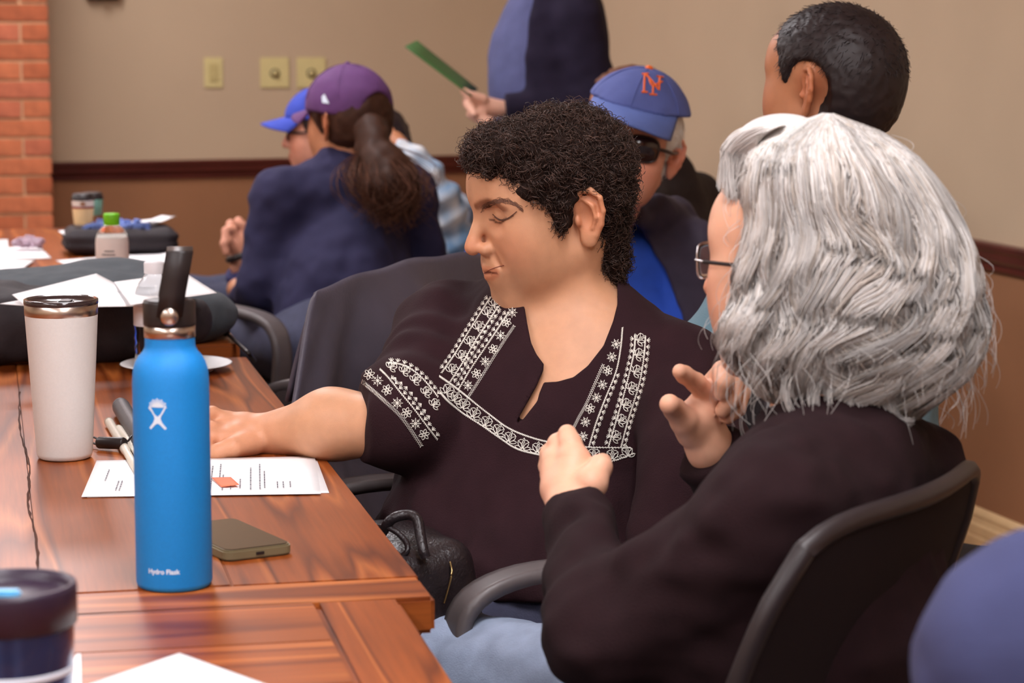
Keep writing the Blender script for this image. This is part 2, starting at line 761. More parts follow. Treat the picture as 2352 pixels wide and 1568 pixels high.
def plate(px0, px1, py0, py1, label, knob):
    a = on_back(px0, py0)
    b = on_back(px1, py1)
    c = (a + b) / 2 - E2 * .003
    wdt = abs((b - a) @ E1)
    hgt = abs(a[2] - b[2])
    t = empty('wall_plate', c, RA, label, 'switch', 'ivory plates on the tan wall')
    link('cover', box_mesh('cover', (wdt, .006, hgt), .002), M_ivory, t)
    if knob:
        me = lathe('knob', [(0, 0), (.012, 0), (.013, .004), (.011, .012), (.0, .013)], 24)
        link('knob', me, M_ivory_d, t, loc=(0, -.003, -.003), rot=(pi / 2, 0, 0))
        link('knob_ring', lathe('knob_ring', [(.014, 0), (.018, 0), (.018, .003), (.014, .003)], 24), M_dark, t,
             loc=(0, -.003, -.003), rot=(pi / 2, 0, 0))
    else:
        link('rocker', box_mesh('rocker', (.034, .006, .068), .002), M_ivory_d, t, loc=(0, -.004, 0))
        link('rocker_pivot', box_mesh('rocker_pivot', (.006, .004, .01), .001), M_ivory, t, loc=(0, -.008, -.006))


plate(468, 512, 132, 201, 'narrow ivory wall plate with a flat rocker, leftmost of the three on the wall', False)
plate(597, 664, 132, 201, 'wide ivory wall plate with a round knob, middle of the three on the wall', True)
plate(681, 748, 132, 201, 'wide ivory wall plate partly behind the purple cap', True)
t = empty('wall_sensor', on_back(236, -22) - E2 * .02, RA, 'small dark box high on the tan wall at the top edge', 'sensor')
link('housing', box_mesh('housing', (.135, .04, .07), .012), M_dark, t)
link('lens', lathe('lens', [(0, 0), (.02, 0), (.018, .01), (0, .013)], 20), M_dark, t, loc=(0, -.02, -.01), rot=(pi / 2, 0, 0))
# ------------------------------------------------------------------ tables
TZ = 0.75
TA = radians(12.35)                     # heading of the table edge, turned left of the view
M_wood = wood('table_wood', (104, 46, 16), (142, 72, 28), (176, 100, 46))
M_wood_edge = wood('table_wood_edge', (98, 44, 16), (138, 68, 26), (166, 92, 42), freq=1.6)
TU = V(-sin(TA), cos(TA), 0)            # along the table, away from the camera
TR = V(cos(TA), sin(TA), 0)             # to the right


def plank(parent, x0, x1, y0, y1, mat=None, cross=False, th=.034, bev=.0012, dz=0.0):
    """board in the table's frame; grain runs along its local y"""
    lx, ly = x1 - x0, y1 - y0
    if cross:
        me = box_mesh('plank', (ly, lx, th), bev)
        o = link('plank', me, mat or M_wood, parent, loc=((x0 + x1) / 2, (y0 + y1) / 2, -th / 2 + dz), rot=-pi / 2)
    else:
        me = box_mesh('plank', (lx, ly, th), bev)
        o = link('plank', me, mat or M_wood, parent, loc=((x0 + x1) / 2, (y0 + y1) / 2, -th / 2 + dz))
    return o


def trestle(parent, w_, y0, y1):
    """two posts, foot and top rail at each end, and a stretcher between them"""
    for y in (y0, y1):
        for x in (-.18, -w_ + .18):
            link('leg', box_mesh('leg', (.09, .09, TZ - .034 - .08), .006), M_wood_edge, parent, loc=(x, y, -.034 - (TZ - .114) / 2))
        link('foot', box_mesh('foot', (w_ - .2, .1, .08), .008), M_wood_edge, parent, loc=(-w_ / 2, y, -TZ + .04))
    link('stretcher', box_mesh('stretcher', (.08, abs(y1 - y0), .09), .006), M_wood_edge, parent, loc=(-w_ / 2, (y0 + y1) / 2, -.5))


edgeA = ZP(961, 1322, TZ)
TW = 1.12
tb = empty('plank_table', (edgeA[0], edgeA[1], TZ), TA, 'varnished brown plank table carrying the blue bottle and the phone', 'table', 'plank tables in a row')
cuts = [0, -.187, -.372, -.56, -.75, -.935, -1.12]
for i in range(6):
    plank(tb, cuts[i + 1] + .0004, cuts[i] - .0004, 0.0, 1.6, M_wood_edge if i in (0, 5) else M_wood, dz=random.uniform(-.0006, .0004))
plank(tb, -TW, 0.0, -.092, -.0012, M_wood, cross=True, th=.036, bev=.004)
trestle(tb, TW, .12, 1.45)
# ragged split between the second and third board
sp = curve_pts([(-.374, .02, .0005), (-.371, .25, .0005), (-.375, .45, .0005), (-.369, .7, .0005), (-.376, .95, .0005), (-.372, 1.3, .0005)], 50)
sp[:, 0] += RNG.normal(0, .0006, len(sp))
v, q = tubes([sp], RNG.uniform(.0006, .0020, len(sp))[None], 6)
v[:, 2] = np.clip(v[:, 2], -.002, .0006)
link('board_split', mesh_np('board_split', v, q), pm('split_dark', (70, 34, 18), .9, .2, 60), tb)

# the nearer table, set a little in from the first one's edge
e2 = ZP(917, 1372, TZ)
TA2 = radians(11.6)
tb2 = empty('plank_table', (e2[0], e2[1], TZ), TA2, 'nearest plank table, with a white sheet at the bottom of the picture', 'table', 'plank tables in a row')
plank(tb2, -.083, 0.0, -1.6, 0.0, M_wood_edge, bev=.005)
for i in range(11):
    plank(tb2, -TW, -.0838, -.145 * (i + 1) + .0003, -.145 * i - .0003, M_wood, cross=True)
trestle(tb2, TW, -.2, -1.4)

# the far table
e3 = ZP(551, 789, TZ)
tb3 = empty('plank_table', (e3[0], e3[1], TZ), TA, 'far plank table below the brick pier with cups and papers', 'table', 'plank tables in a row')
for i in range(6):
    plank(tb3, cuts[i + 1] + .0004, cuts[i] - .0004, .094, 2.35, M_wood)
plank(tb3, -TW, 0.0, 0.0, .092, M_wood, cross=True, th=.036, bev=.004)
trestle(tb3, TW, .15, 2.2)

# ------------------------------------------------------------------ things on the table
M_paper = pm('paper_white', (244, 243, 244), .8, .01, 40)
M_ink = pm('print_ink', (72, 70, 74), .8, .1, 90)
M_blue = pm('bottle_blue_powdercoat', (12, 134, 214), .5, .04, 500, bump=.25, bscale=2500)
M_steel = pm('brushed_steel', (196, 180, 168), .28, .08, 60, metal=1.0)
M_black = pm('black_plastic', (36, 28, 28), .42, .08, 60)
M_white_logo = pm('logo_white', (214, 226, 240), .5, .02, 60)

bp = ZP(401, 1343, TZ)
bl = empty('water_bottle', bp, 0, 'tall blue steel water bottle with a black strap lid on the nearest table joint', 'bottle')
R0 = .0374
prof = [(0, 0), (.033, 0), (.0362, .002), (R0, .006), (R0, .20), (R0 - .0004, .2085), (.0362, .2165), (.034, .2235), (.0305, .2295),
        (.0268, .2335), (.0248, .2375), (.0244, .2405), (.0244, .2475)]
link('body', lathe('body', prof, 96), M_blue, bl)
link('neck_ring', lathe('neck_ring', [(.0242, .2475), (.0250, .2478), (.0250, .2585), (.0242, .259)], 64), M_steel, bl)
cap = link('lid', lathe('lid', [(.0246, .259), (.0254, .2595), (.0256, .262), (.0256, .281), (.0246, .2835), (.020, .2845), (0, .2845)], 64), M_black, bl)
# strap: an upright loop over the lid, seen edge-on with its pivot button
sa = math.atan2(-bp[1], -bp[0])
sdir = V(cos(sa), sin(sa), 0)
sup = V(.20, .14, 1.0)
P = []
for tt in np.linspace(0, 1, 26):
    a = pi * tt
    zz = .270 + .062 * (1 - abs(1 - 2 * tt) ** 5)
    off = .0272 * (1 - max(0, (zz - .318)) * 12) * cos(a) / max(abs(cos(a)), .001) if abs(cos(a)) > .35 else .0272 * cos(a) / .35 * .85
    P.append((off, zz))
P = np.array(P)
S2 = V(-sin(sa), cos(sa), 0)
rows = []
for off, zz in P:
    c = sdir * off + V(0, 0, zz) + V(.20, .0, 0) * max(0, zz - .275)
    wv = .0125
    tv = sdir * .0015
    rows.append([c - S2 * wv, c + S2 * wv])
me = grid_mesh('strap', np.array(rows))
so = link('strap', me, M_black, bl)
solidify(so, .0038)
for s in (1, -1):
    o = link('pivot_button', lathe('pivot_button', [(0, .0035), (.0068, .0033), (.0085, .002), (.0088, 0), (.0088, -.002)], 32), M_steel, cap)
    c = sdir * (.0285 * s) + V(0, 0, .2705)
    o.location = Vector(c)
    o.rotation_euler = (sdir * s).tolist() and Vector(sdir * s).to_track_quat('Z', 'Y').to_euler()


def on_cyl(me, cx_ang, z0, R):
    """wrap a flat xy mesh on the bottle's side"""
    for v_ in me.vertices:
        a = cx_ang + v_.co.x / R
        v_.co = Vector((R * cos(a), R * sin(a), z0 + v_.co.y))
    return me


view_ang = math.atan2(-bp[1], -bp[0])
# figure mark: a fan of short rays over a body with two legs
bm = bmesh.new()


def poly2(bm, pts):
    bm.faces.new([bm.verts.new((x, y, 0)) for x, y in pts])


for i in range(11):
    a = radians(18 + 144 * i / 10)
    r0_, r1_ = .0052, .0092 + .0008 * (i % 2)
    w_ = .00062
    d_, n_ = (cos(a), sin(a)), (-sin(a), cos(a))
    poly2(bm, [(d_[0] * r0_ - n_[0] * w_, d_[1] * r0_ - n_[1] * w_ + .004), (d_[0] * r1_ - n_[0] * w_, d_[1] * r1_ - n_[1] * w_ + .004),
               (d_[0] * r1_ + n_[0] * w_, d_[1] * r1_ + n_[1] * w_ + .004), (d_[0] * r0_ + n_[0] * w_, d_[1] * r0_ + n_[1] * w_ + .004)])
for s in (1, -1):
    poly2(bm, [(s * x, y) for x, y in [(.0098, .0042), (.0084, .0048), (.0062, .0005), (.0038, -.0032), (.0030, -.0058), (.0046, -.0098), (.0090, -.0152),
                                       (.0072, -.0166), (.0028, -.0122), (.0008, -.0108), (0, -.0108), (0, -.0040), (.0030, -.0016), (.0052, .0022), (.0068, .0050), (.0080, .0062)]])
poly2(bm, [(.0062 * cos(a), .0042 + .0052 * sin(a)) for a in np.linspace(radians(10), radians(170), 14)])
bmesh.ops.triangulate(bm, faces=bm.faces[:])
bmesh.ops.subdivide_edges(bm, edges=bm.edges[:], cuts=1)
lm = bm_mesh('emblem', bm)
body = bl.children[0]
link('emblem', on_cyl(lm, view_ang - .36, .1785, R0 + .0003), M_white_logo, body)
tm = text_mesh('Hydro Flask', .0066, bold=.0002)
bm = bmesh.new()
bm.from_mesh(tm)
bmesh.ops.subdivide_edges(bm, edges=bm.edges[:], cuts=1)
tm = bm_mesh('lettering', bm)
link('lettering', on_cyl(tm, view_ang - .72, .0195, R0 + .0003), M_white_logo, body)

# white tumbler
M_cream = pm('tumbler_white', (214, 210, 206), .5, .02, 300, bump=.2, bscale=2000)
tp = ZP(149, 1052, TZ)
tm_ = empty('tumbler', tp, 0, 'white insulated tumbler with a dark lid and steel rim', 'cup')
link('body', lathe('body', [(0, .001), (.0300, .001), (.0335, .003), (.0352, .008), (.0455, .184)], 80), M_cream, tm_)
link('rim', lathe('rim', [(.0455, .184), (.0458, .1845), (.0460, .1985), (.0450, .199)], 80), M_steel, tm_)
link('lid', lathe('lid', [(.0460, .1975), (.0466, .199), (.0464, .2035), (.0445, .2045), (.041, .2015), (.038, .199), (.0, .1985)], 80),
     pm('smoke_lid', (52, 40, 40), .15, .05, 60, coat=.4), tm_)
link('lid_slider', box_mesh('lid_slider', (.018, .026, .005), .002), M_black, tm_, loc=(.008, -.012, .201))

# dark blue travel mug at the lower left
mp_ = D(20, 1338, 1.80)
mg = empty('travel_mug', (mp_[0], mp_[1], TZ), 0, 'dark blue travel mug with a black lid at the lower left corner', 'cup')
hm = mp_[2] - TZ
M_mugblue = pm('mug_blue_metal', (28, 62, 118), .22, .25, 9, metal=.6, coat=.5)
link('body', lathe('body', [(0, .001), (.040, .001), (.043, .006), (.0475, hm - .03)], 72), M_mugblue, mg)
M_lidnavy = pm('mug_lid_navy', (44, 30, 48), .4, .1, 60)
link('lid', lathe('lid', [(.0475, hm - .031), (.0498, hm - .030), (.0502, hm - .004), (.0492, hm), (.0455, hm), (.0440, hm - .006), (.042, hm - .009), (0, hm - .008)], 72), M_lidnavy, mg)
link('lid_slider', box_mesh('lid_slider', (.020, .012, .006), .002), pm('slider_blue', (96, 176, 220), .4, .05, 60), mg, loc=(.001, -.012, hm - .0055))
link('decal_ring', lathe('decal_ring', [(.0452, hm - .068), (.0462, hm - .066), (.0466, hm - .062), (.0462, hm - .0615)], 72), M_white_logo, mg)

# phone
ph = [ZP(594, 1183, TZ + .012), ZP(675, 1247, TZ + .012), ZP(518, 1266, TZ + .012)]
ux = nrm(ph[1] - ph[2])
cx_ = (ph[0] + ph[2]) / 2
ux[2] = 0
pa = math.atan2(ux[1], ux[0]) - pi / 2
wx_ = np.linalg.norm((ph[1] - ph[2])[:2])
pL = .150
cx_ = (ph[1] + ph[2]) / 2 + V(-ux[1], ux[0], 0) * (pL / 2)
phn = empty('phone', (cx_[0], cx_[1], TZ), math.atan2(ux[1], ux[0]), 'phone in a dark olive case lying face up beside the blue bottle', 'phone')


def rrect(w_, h_, r, n=6):
    pts = []
    for sx, sy, a0 in ((1, 1, 0), (-1, 1, 90), (-1, -1, 180), (1, -1, 270)):
        for a in np.linspace(radians(a0), radians(a0 + 90), n):
            pts.append((sx * (w_ / 2 - r) + r * cos(a), sy * (h_ / 2 - r) + r * sin(a)))
    return pts


def prism(name, pts, z0, z1, bev=0.0):
    bm = bmesh.new()
    f = bm.faces.new([bm.verts.new((x, y, z0)) for x, y in pts])
    r = bmesh.ops.extrude_face_region(bm, geom=[f])
    for v_ in [g for g in r['geom'] if isinstance(g, bmesh.types.BMVert)]:
        v_.co.z = z1
    bmesh.ops.recalc_face_normals(bm, faces=bm.faces[:])
    if bev:
        es = [e for e in bm.edges if abs(e.verts[0].co.z - e.verts[1].co.z) < 1e-6]
        bmesh.ops.bevel(bm, geom=es, offset=bev, segments=2, affect='EDGES')
    return bm_mesh(name, bm)


M_case = pm('phone_case_olive', (116, 104, 76), .5, .05, 60)
M_screen = pm('phone_screen', (50, 44, 38), .12, .02, 20, coat=1.0)
link('case', prism('case', rrect(wx_, pL, .011), .0005, .0115, .0018), M_case, phn)
link('screen', prism('screen', rrect(wx_ - .006, pL - .006, .009), .0112, .0125), M_screen, phn)
link('charging_port', box_mesh('charging_port', (.009, .002, .003)), M_black, phn, loc=(.0, -pL / 2, .006))


def sheet(name, corners, label, cat='paper', group=None, bulge=0.0, mat=None, n=14, thick=.0006, wav=0.0, seed=0):
    """four world corners (in order) -> thin curved sheet of paper"""
    c = [np.asarray(x, float) for x in corners]
    u = np.linspace(0, 1, n)
    P = np.zeros((n, n, 3))
    for i, a in enumerate(u):
        for j, b in enumerate(u):
            P[i, j] = (1 - a) * ((1 - b) * c[0] + b * c[1]) + a * ((1 - b) * c[3] + b * c[2])
            P[i, j, 2] += bulge * sin(pi * a) * sin(pi * b) + wav * sin(3.1 * a + 4.3 * b + seed)
    o = link(name, grid_mesh(name, P), mat or M_paper, None, label, cat, group)
    solidify(o, thick, 1.0)
    return o


# papers under her hand: two sheets, the upper with printed lines
zt = TZ + .0008
sheet('paper_sheet', [ZP(240, 1060, zt), ZP(728, 1056, zt), ZP(756, 1131, zt), ZP(200, 1142, zt)],
      'lower white sheet peeking out under the printed agenda page', 'paper', 'sheets by the blue bottle')
z2 = TZ + .0024
pq = [ZP(222, 1057, z2), ZP(723, 1047, z2), ZP(737, 1133, z2), ZP(187, 1140, z2)]
agenda = sheet('printed_page', pq, 'printed white page lying behind the blue bottle under her hand', 'paper', 'sheets by the blue bottle')
bm = bmesh.new()


def onpage(a, b):
    return (1 - a) * ((1 - b) * pq[0] + b * pq[1]) + a * ((1 - b) * pq[3] + b * pq[2]) + V(0, 0, .0012)


rl = random.Random(3)
for (b, a0, a1) in ((.075, .30, .62), (.135, .62, .88), (.15, .62, .88), (.46, .5, .86), (.51, .2, .86), (.535, .25, .9), (.57, .2, .66), (.585, .5, .9), (.62, .72, .9),
                    (.66, .62, .86), (.705, .32, .9), (.745, .22, .9), (.765, .42, .86), (.82, .70, .86), (.845, .70, .86), (.875, .70, .84)):
    a = a0
    while a < a1:
        l_ = rl.uniform(.02, .07)
        vs = [bm.verts.new(onpage(aa, bb)) for aa, bb in ((a, b - .0028), (a, b + .0028), (min(a + l_, a1), b + .0028), (min(a + l_, a1), b - .0028))]
        bm.faces.new(vs)
        a += l_ + .012
link('print', bm_mesh('print', bm), pm('print_grey', (122, 122, 130), .8, .1, 90), agenda, kind='stuff')
M_orange = pm('sticky_orange', (236, 122, 88), .7, .04, 60)
sheet('sticky_tab', [ZP(486, 1096, z2 + .003), ZP(530, 1095, z2 + .006), ZP(549, 1112, z2 + .004), ZP(508, 1117, z2 + .002)],
      'small orange sticky tab on the printed page', 'sticky note', n=8, mat=M_orange)
# near sheet at the bottom of the frame
sheet('paper_sheet', [ZP(412, 1498, zt), ZP(640, 1580, zt), ZP(470, 1760, zt), ZP(176, 1580, zt)],
      'blank white sheet on the nearest table at the bottom edge', 'paper', bulge=.002)
sheet('paper_sheet', [ZP(176, 1500, zt), ZP(186, 1500, zt), ZP(190, 1700, zt), ZP(60, 1700, zt)],
      'narrow white paper edge beside the dark blue mug', 'paper')

# dark grey ribbed handle, white marker, black toggle on a cord
M_grey_grip = pm('grip_grey', (82, 78, 80), .5, .1, 60)
a, b = ZP(276, 930, TZ + .014), ZP(352, 1062, TZ + .012)
ln = np.linalg.norm(b - a)
pr = [(0, 0), (.008, .001), (.0115, .006), (.0125, .02)]
for i in range(26):
    z = .02 + (ln - .03) * i / 26
    pr += [(.0118, z), (.0125, z + .0015)]
pr += [(.011, ln - .005), (0, ln)]
o = link('ribbed_handle', lathe('ribbed_handle', pr, 32), M_grey_grip, None, 'dark grey ribbed handle lying half hidden by the blue bottle', 'handle', loc=a)
o.rotation_euler = Vector(b - a).to_track_quat('Z', 'Y').to_euler()
M_marker = pm('marker_ivory', (214, 206, 190), .4, .04, 60)
for k, (p0, p1, lab) in enumerate((((250, 968), (318, 1085), 'ivory marker pen with small print lying in front of the grey handle'),
                                   ((272, 985), (330, 1060), 'ivory pen tucked between the marker and the grey handle'))):
    a, b = ZP(*p0, TZ + .0075), ZP(*p1, TZ + .0065 - .001)
    ln = np.linalg.norm(b - a)
    mk = empty('marker_pen', a, 0, lab, 'pen', 'pens by the white tumbler')
    mk.rotation_euler = Vector(b - a).to_track_quat('Z', 'Y').to_euler()
    link('barrel', lathe('barrel', [(0, 0), (.0055, 0), (.006, .001), (.006, ln * .6), (.005, ln * .62), (.005, ln - .004), (0, ln)], 24), M_marker, mk)
    link('end_cap', lathe('end_cap', [(0, -.0006), (.0046, -.0006), (.0058, .0004), (.0062, .001), (.0062, .006), (.006, .0065)], 24), pm('cap_grey', (150, 140, 120), .5, .05, 60), mk)
a, b = ZP(226, 1016, TZ + .010), ZP(286, 1018, TZ + .012)
tg = empty('cable_bead', (a + b) / 2, 0, 'small black cylinder threaded on a thin black cord by the tumbler', 'cable clip')
ln = np.linalg.norm(b - a)
o = link('bead', lathe('bead', [(0, -ln / 2), (.007, -ln / 2), (.0078, -ln / 2 + .002), (.0078, ln / 2 - .002), (.007, ln / 2), (0, ln / 2)], 28), M_black, tg)
o.rotation_euler = Vector(b - a).to_track_quat('Z', 'Y').to_euler()
c0 = (a + b) / 2
cl = curve_pts([ZP(240, 1016, TZ + .01), ZP(222, 1020, TZ + .006), ZP(206, 1012, TZ + .008), ZP(204, 1004, TZ + .012), ZP(216, 1004, TZ + .014), ZP(232, 1012, TZ + .012)], 30) - c0
cr = curve_pts([ZP(280, 1018, TZ + .011), ZP(294, 1012, TZ + .014), ZP(302, 1002, TZ + .018), ZP(318, 990, TZ + .02)], 20) - c0
cd = curve_pts([ZP(284, 1022, TZ + .01), ZP(290, 1034, TZ + .008), ZP(291, 1052, TZ + .005), ZP(302, 1066, TZ + .004)], 20) - c0
v, q = tubes([cl, cr, cd], .0015, 6)
link('cord', mesh_np('cord', v, q), M_black, tg)

# paper plate
M_plate = pm('plate_white', (236, 236, 236), .7, .02, 60)
pp = ZP(405, 838, TZ + .01)
o = link('paper_plate', lathe('paper_plate', [(0, .002), (.055, .002), (.060, .004), (.068, .011), (.074, .0135), (.086, .0145), (.088, .0135), (.086, .013), (.074, .012),
                                              (.066, .008), (.058, .001), (0, 0)], 72), M_plate, None, 'white round paper plate behind the blue bottle', 'plate', loc=(pp[0], pp[1], TZ))

# clear plastic water bottle
M_pet = pm('clear_plastic', (240, 244, 248), .06, .0, 5, trans=1.0, ior=1.22)
M_capw = pm('cap_white', (222, 218, 220), .5, .02, 60)
M_label = pm('label_white_blue', (226, 228, 234), .5, .02, 40)
cb = ZP(359, 862, TZ)
wb = empty('plastic_bottle', cb, 0, 'clear plastic water bottle with a white cap behind the blue bottle', 'bottle')
pr = [(0, .004), (.022, 0), (.030, .004)]
for i in range(4):
    pr += [(.033, .012 + i * .016), (.0315, .02 + i * .016)]
pr += [(.033, .078), (.033, .112), (.0325, .12), (.030, .132), (.024, .146), (.017, .155), (.0135, .160), (.0132, .166)]
link('body', lathe('body', pr, 48), M_pet, wb)
link('screw_cap', lathe('screw_cap', [(.0152, .160), (.0158, .161), (.0160, .176), (.0150, .178), (0, .178)], 40), M_capw, wb)
lb = link('label', lathe('label', [(.0333, .080), (.0335, .0805), (.0335, .1105), (.0333, .111)], 48), M_label, wb)
# blue block on the label's right half
aa = np.linspace(radians(250), radians(330), 14)
P = np.stack([[(.0339 * cos(x), .0339 * sin(x), z) for x in aa] for z in (.083, .109)])
link('label_print', grid_mesh('label_print', P), pm('label_blue', (70, 140, 200), .5, .05, 60), lb)
# ------------------------------------------------------------------ bag, far cups and papers
M_bagblack = pm('bag_black_cloth', (38, 30, 34), .75, .15, 60, bump=.5, bscale=300)
M_slate = pm('slate_jacket_cloth', (72, 78, 84), .85, .08, 30, bump=.4, bscale=300)
M_navycloth = pm('navy_cloth', (44, 48, 74), .85, .12, 30, bump=.3, bscale=260)


def Rz(a):
    return np.array([[cos(a), -sin(a), 0], [sin(a), cos(a), 0], [0, 0, 1]])


def sdf_obj(name, fn, lo, hi, h, mat, parent=None, label=None, cat=None, group=None, colf=None, kind=None):
    v, q = sdf_mesh(fn, lo, hi, h)
    me = mesh_np(name, v, q)
    if colf is not None:
        set_col(me, colf(v))
    o = link(name, me, mat, parent, label, cat, group, kind)
    return o, v, q


# soft black bag on the first table, left edge of the picture
bf = ZP(150, 845, TZ)
RT_ = Rz(TA)


def bag_fn(P):
    q = (P - V(bf[0] - .06, bf[1] + .16, TZ + .055)) @ RT_
    d = np.abs(q) - V(.17, .115, .012)
    d = np.linalg.norm(np.maximum(d, 0), axis=1) + np.minimum(d.max(1), 0) - .042
    d = smin(d, dell(q, (-.12, -.02, .01), (.13, .14, .062)), .03)
    return d + .006 * vnoise(P * 14) + .003 * vnoise(P * 33)


bag, _, _ = sdf_obj('backpack', bag_fn, bf + V(-.45, -.12, -.02), bf + V(.36, .50, .18), .0065, M_bagblack, None,
                    'soft black backpack lying on the table under papers', 'bag')

def slate_fn(P):
    q = (P - V(bf[0] - .06, bf[1] + .30, TZ + .075)) @ RT_
    d = dell(q, (0, 0, -.03), (.30, .16, .085))
    d = smin(d, dell(q, (.10, .08, .0), (.10, .07, .055)), .05)
    d = np.maximum(d, -(q[:, 2] + .072))
    return d + .006 * vnoise(P * 12 + 3) + .002 * vnoise(P * 40)


sdf_obj('folded_jacket', slate_fn, bf + V(-.5, .02, -.0), bf + V(.42, .60, .2), .0065, M_slate, None, 'dark slate jacket folded behind the backpack', 'jacket')

zb = TZ + .112
grp = 'loose white sheets on the tables'
sheet('paper_sheet', [ZP(28, 676, zb + .02), ZP(221, 628, zb + .03), ZP(300, 668, zb + .012), ZP(60, 704, zb + .006)],
      'white sheet with a pointed corner on top of the backpack', 'paper', grp, bulge=.004)
sheet('paper_sheet', [ZP(0, 697, zb + .008), ZP(270, 648, zb + .016), ZP(335, 702, zb + .004), ZP(120, 706, zb + .003)],
      'white sheet lying lowest on the backpack above the tumbler', 'paper', grp, bulge=.004)
sheet('paper_sheet', [ZP(262, 647, zb + .022), ZP(425, 626, zb + .02), ZP(498, 672, zb + .018), ZP(300, 700, zb + .012)],
      'white sheet hanging off the right of the backpack behind the strap lid', 'paper', grp, bulge=.003)

# bottle with green cap
gb = ZP(260, 676, TZ)
g = empty('juice_bottle', gb, 0, 'clear bottle with a bright green cap and white label on the far table', 'bottle')
pr = [(0, .002), (.028, 0), (.0322, .006), (.0325, .1), (.032, .112), (.029, .124), (.023, .133), (.0165, .138), (.0150, .142)]
link('body', lathe('body', pr, 48), M_pet, g)
link('drink', lathe('drink', [(0, .004), (.029, .004), (.0308, .01), (.0308, .108), (.029, .115), (0, .115)], 40), pm('milky_drink', (226, 216, 204), .4, .02, 20), g)
lb = link('label', lathe('label', [(.0328, .02), (.0330, .0205), (.0330, .104), (.0318, .116)], 48), pm('label_pale', (224, 216, 210), .6, .02, 60), g)
link('screw_cap', lathe('screw_cap', [(.0152, .140), (.0160, .141), (.0162, .160), (.0152, .163), (0, .163)], 40), pm('cap_green', (112, 196, 24), .45, .04, 60), g)
bm = bmesh.new()
va = math.atan2(-gb[1], -gb[0])
for (x0, x1, z) in ((-.016, .004, .090), (-.022, .006, .083), (-.024, .018, .074), (-.024, -.014, .066), (-.004, .002, .066), (.008, .018, .066), (-.024, .018, .058)):
    n = 6
    vs = []
    for zz in (z - .0012, z + .0012):
        for x in np.linspace(x0, x1, n):
            a_ = va + x / .0334
            vs.append(bm.verts.new((.0334 * cos(a_), .0334 * sin(a_), zz)))
    for i in range(n - 1):
        bm.faces.new([vs[i], vs[i + 1], vs[n + i + 1], vs[n + i]])
link('label_print', bm_mesh('label_print', bm), M_ink, lb, kind='stuff')

# black case with papers and cups, far end
kf = ZP(262, 588, TZ)


def case_fn(P):
    q = (P - V(kf[0], kf[1] + .085, TZ + .032)) @ RT_
    d = np.abs(q) - V(.105, .06, .004)
    d = np.linalg.norm(np.maximum(d, 0), axis=1) + np.minimum(d.max(1), 0) - .027
    d = d + .0022 * np.cos(np.clip(q[:, 2] * 260, -6, 6))
    return d + .003 * vnoise(P * 20)


case, _, _ = sdf_obj('zip_case', case_fn, kf + V(-.2, -.05, -.01), kf + V(.2, .25, .1), .005, M_bagblack, None, 'padded black zip case under the coffee cups', 'bag')
zk = TZ + .063
sheet('paper_sheet', [D(133, 530, 5.72), D(330, 505, 5.8), D(405, 495, 5.72), D(160, 546, 5.62)], 'white papers slanting across the black zip case', 'paper', grp, n=8)
sheet('paper_sheet', [D(300, 520, 5.75), D(372, 494, 5.85), D(400, 497, 5.8), D(330, 526, 5.7)], 'small stack of white paper on the right of the zip case', 'paper', grp, n=8)
M_cupw = pm('cup_white_print', (222, 208, 196), .6, .05, 40)
M_cuptan = pm('cup_sleeve_tan', (226, 192, 142), .7, .05, 40)
M_teal = pm('cup_teal', (132, 190, 172), .6, .06, 30)
M_brownp = pm('cup_brown_print', (150, 96, 62), .6, .3, 60)
M_redp = pm('cup_red_band', (140, 50, 52), .6, .05, 40)
for k, (px, py, dd, lab) in enumerate(((192, 528, 5.74, 'paper coffee cup with red band and tan sleeve on the zip case'),
                                       (213, 524, 5.85, 'paper coffee cup with teal print behind the other cup'))):
    c = D(px, py, dd)
    u = empty('coffee_cup', c, 0, lab, 'cup', 'coffee cups on the far table')
    link('cup_body', lathe('cup_body', [(0, 0), (.0205, 0), (.0265, .073)], 40), (M_cupw, M_teal)[k], u)
    if k == 0:
        link('sleeve', lathe('sleeve', [(.0218, .014), (.0255, .052)], 40), M_cuptan, u)
        link('band', lathe('band', [(.0258, .052), (.0262, .057)], 40), M_redp, u)
        link('emblem', box_mesh('emblem', (.012, .002, .008), .001), M_brownp, u, loc=(.004, -.0262, .0635))
    else:
        link('print', lathe('print', [(.0212, .006), (.0232, .032)], 40), M_brownp, u)
    link('lid', lathe('lid', [(.0270, .071), (.0275, .072), (.0275, .077), (.0255, .079), (.0245, .086), (.021, .087), (0, .0865)], 40), M_black, u)


def crumple(name, px, py, dd, r, mat, label):
    c = D(px, py, dd)

    def fn(P):
        q = P - c
        return dell(q, (0, 0, 0), r) + .008 * vnoise(P * 60) + .004 * vnoise(P * 140)
    return sdf_obj(name, fn, c - V(*r) - .02, c + V(*r) + .02, .003, mat, None, label, 'wrapper')


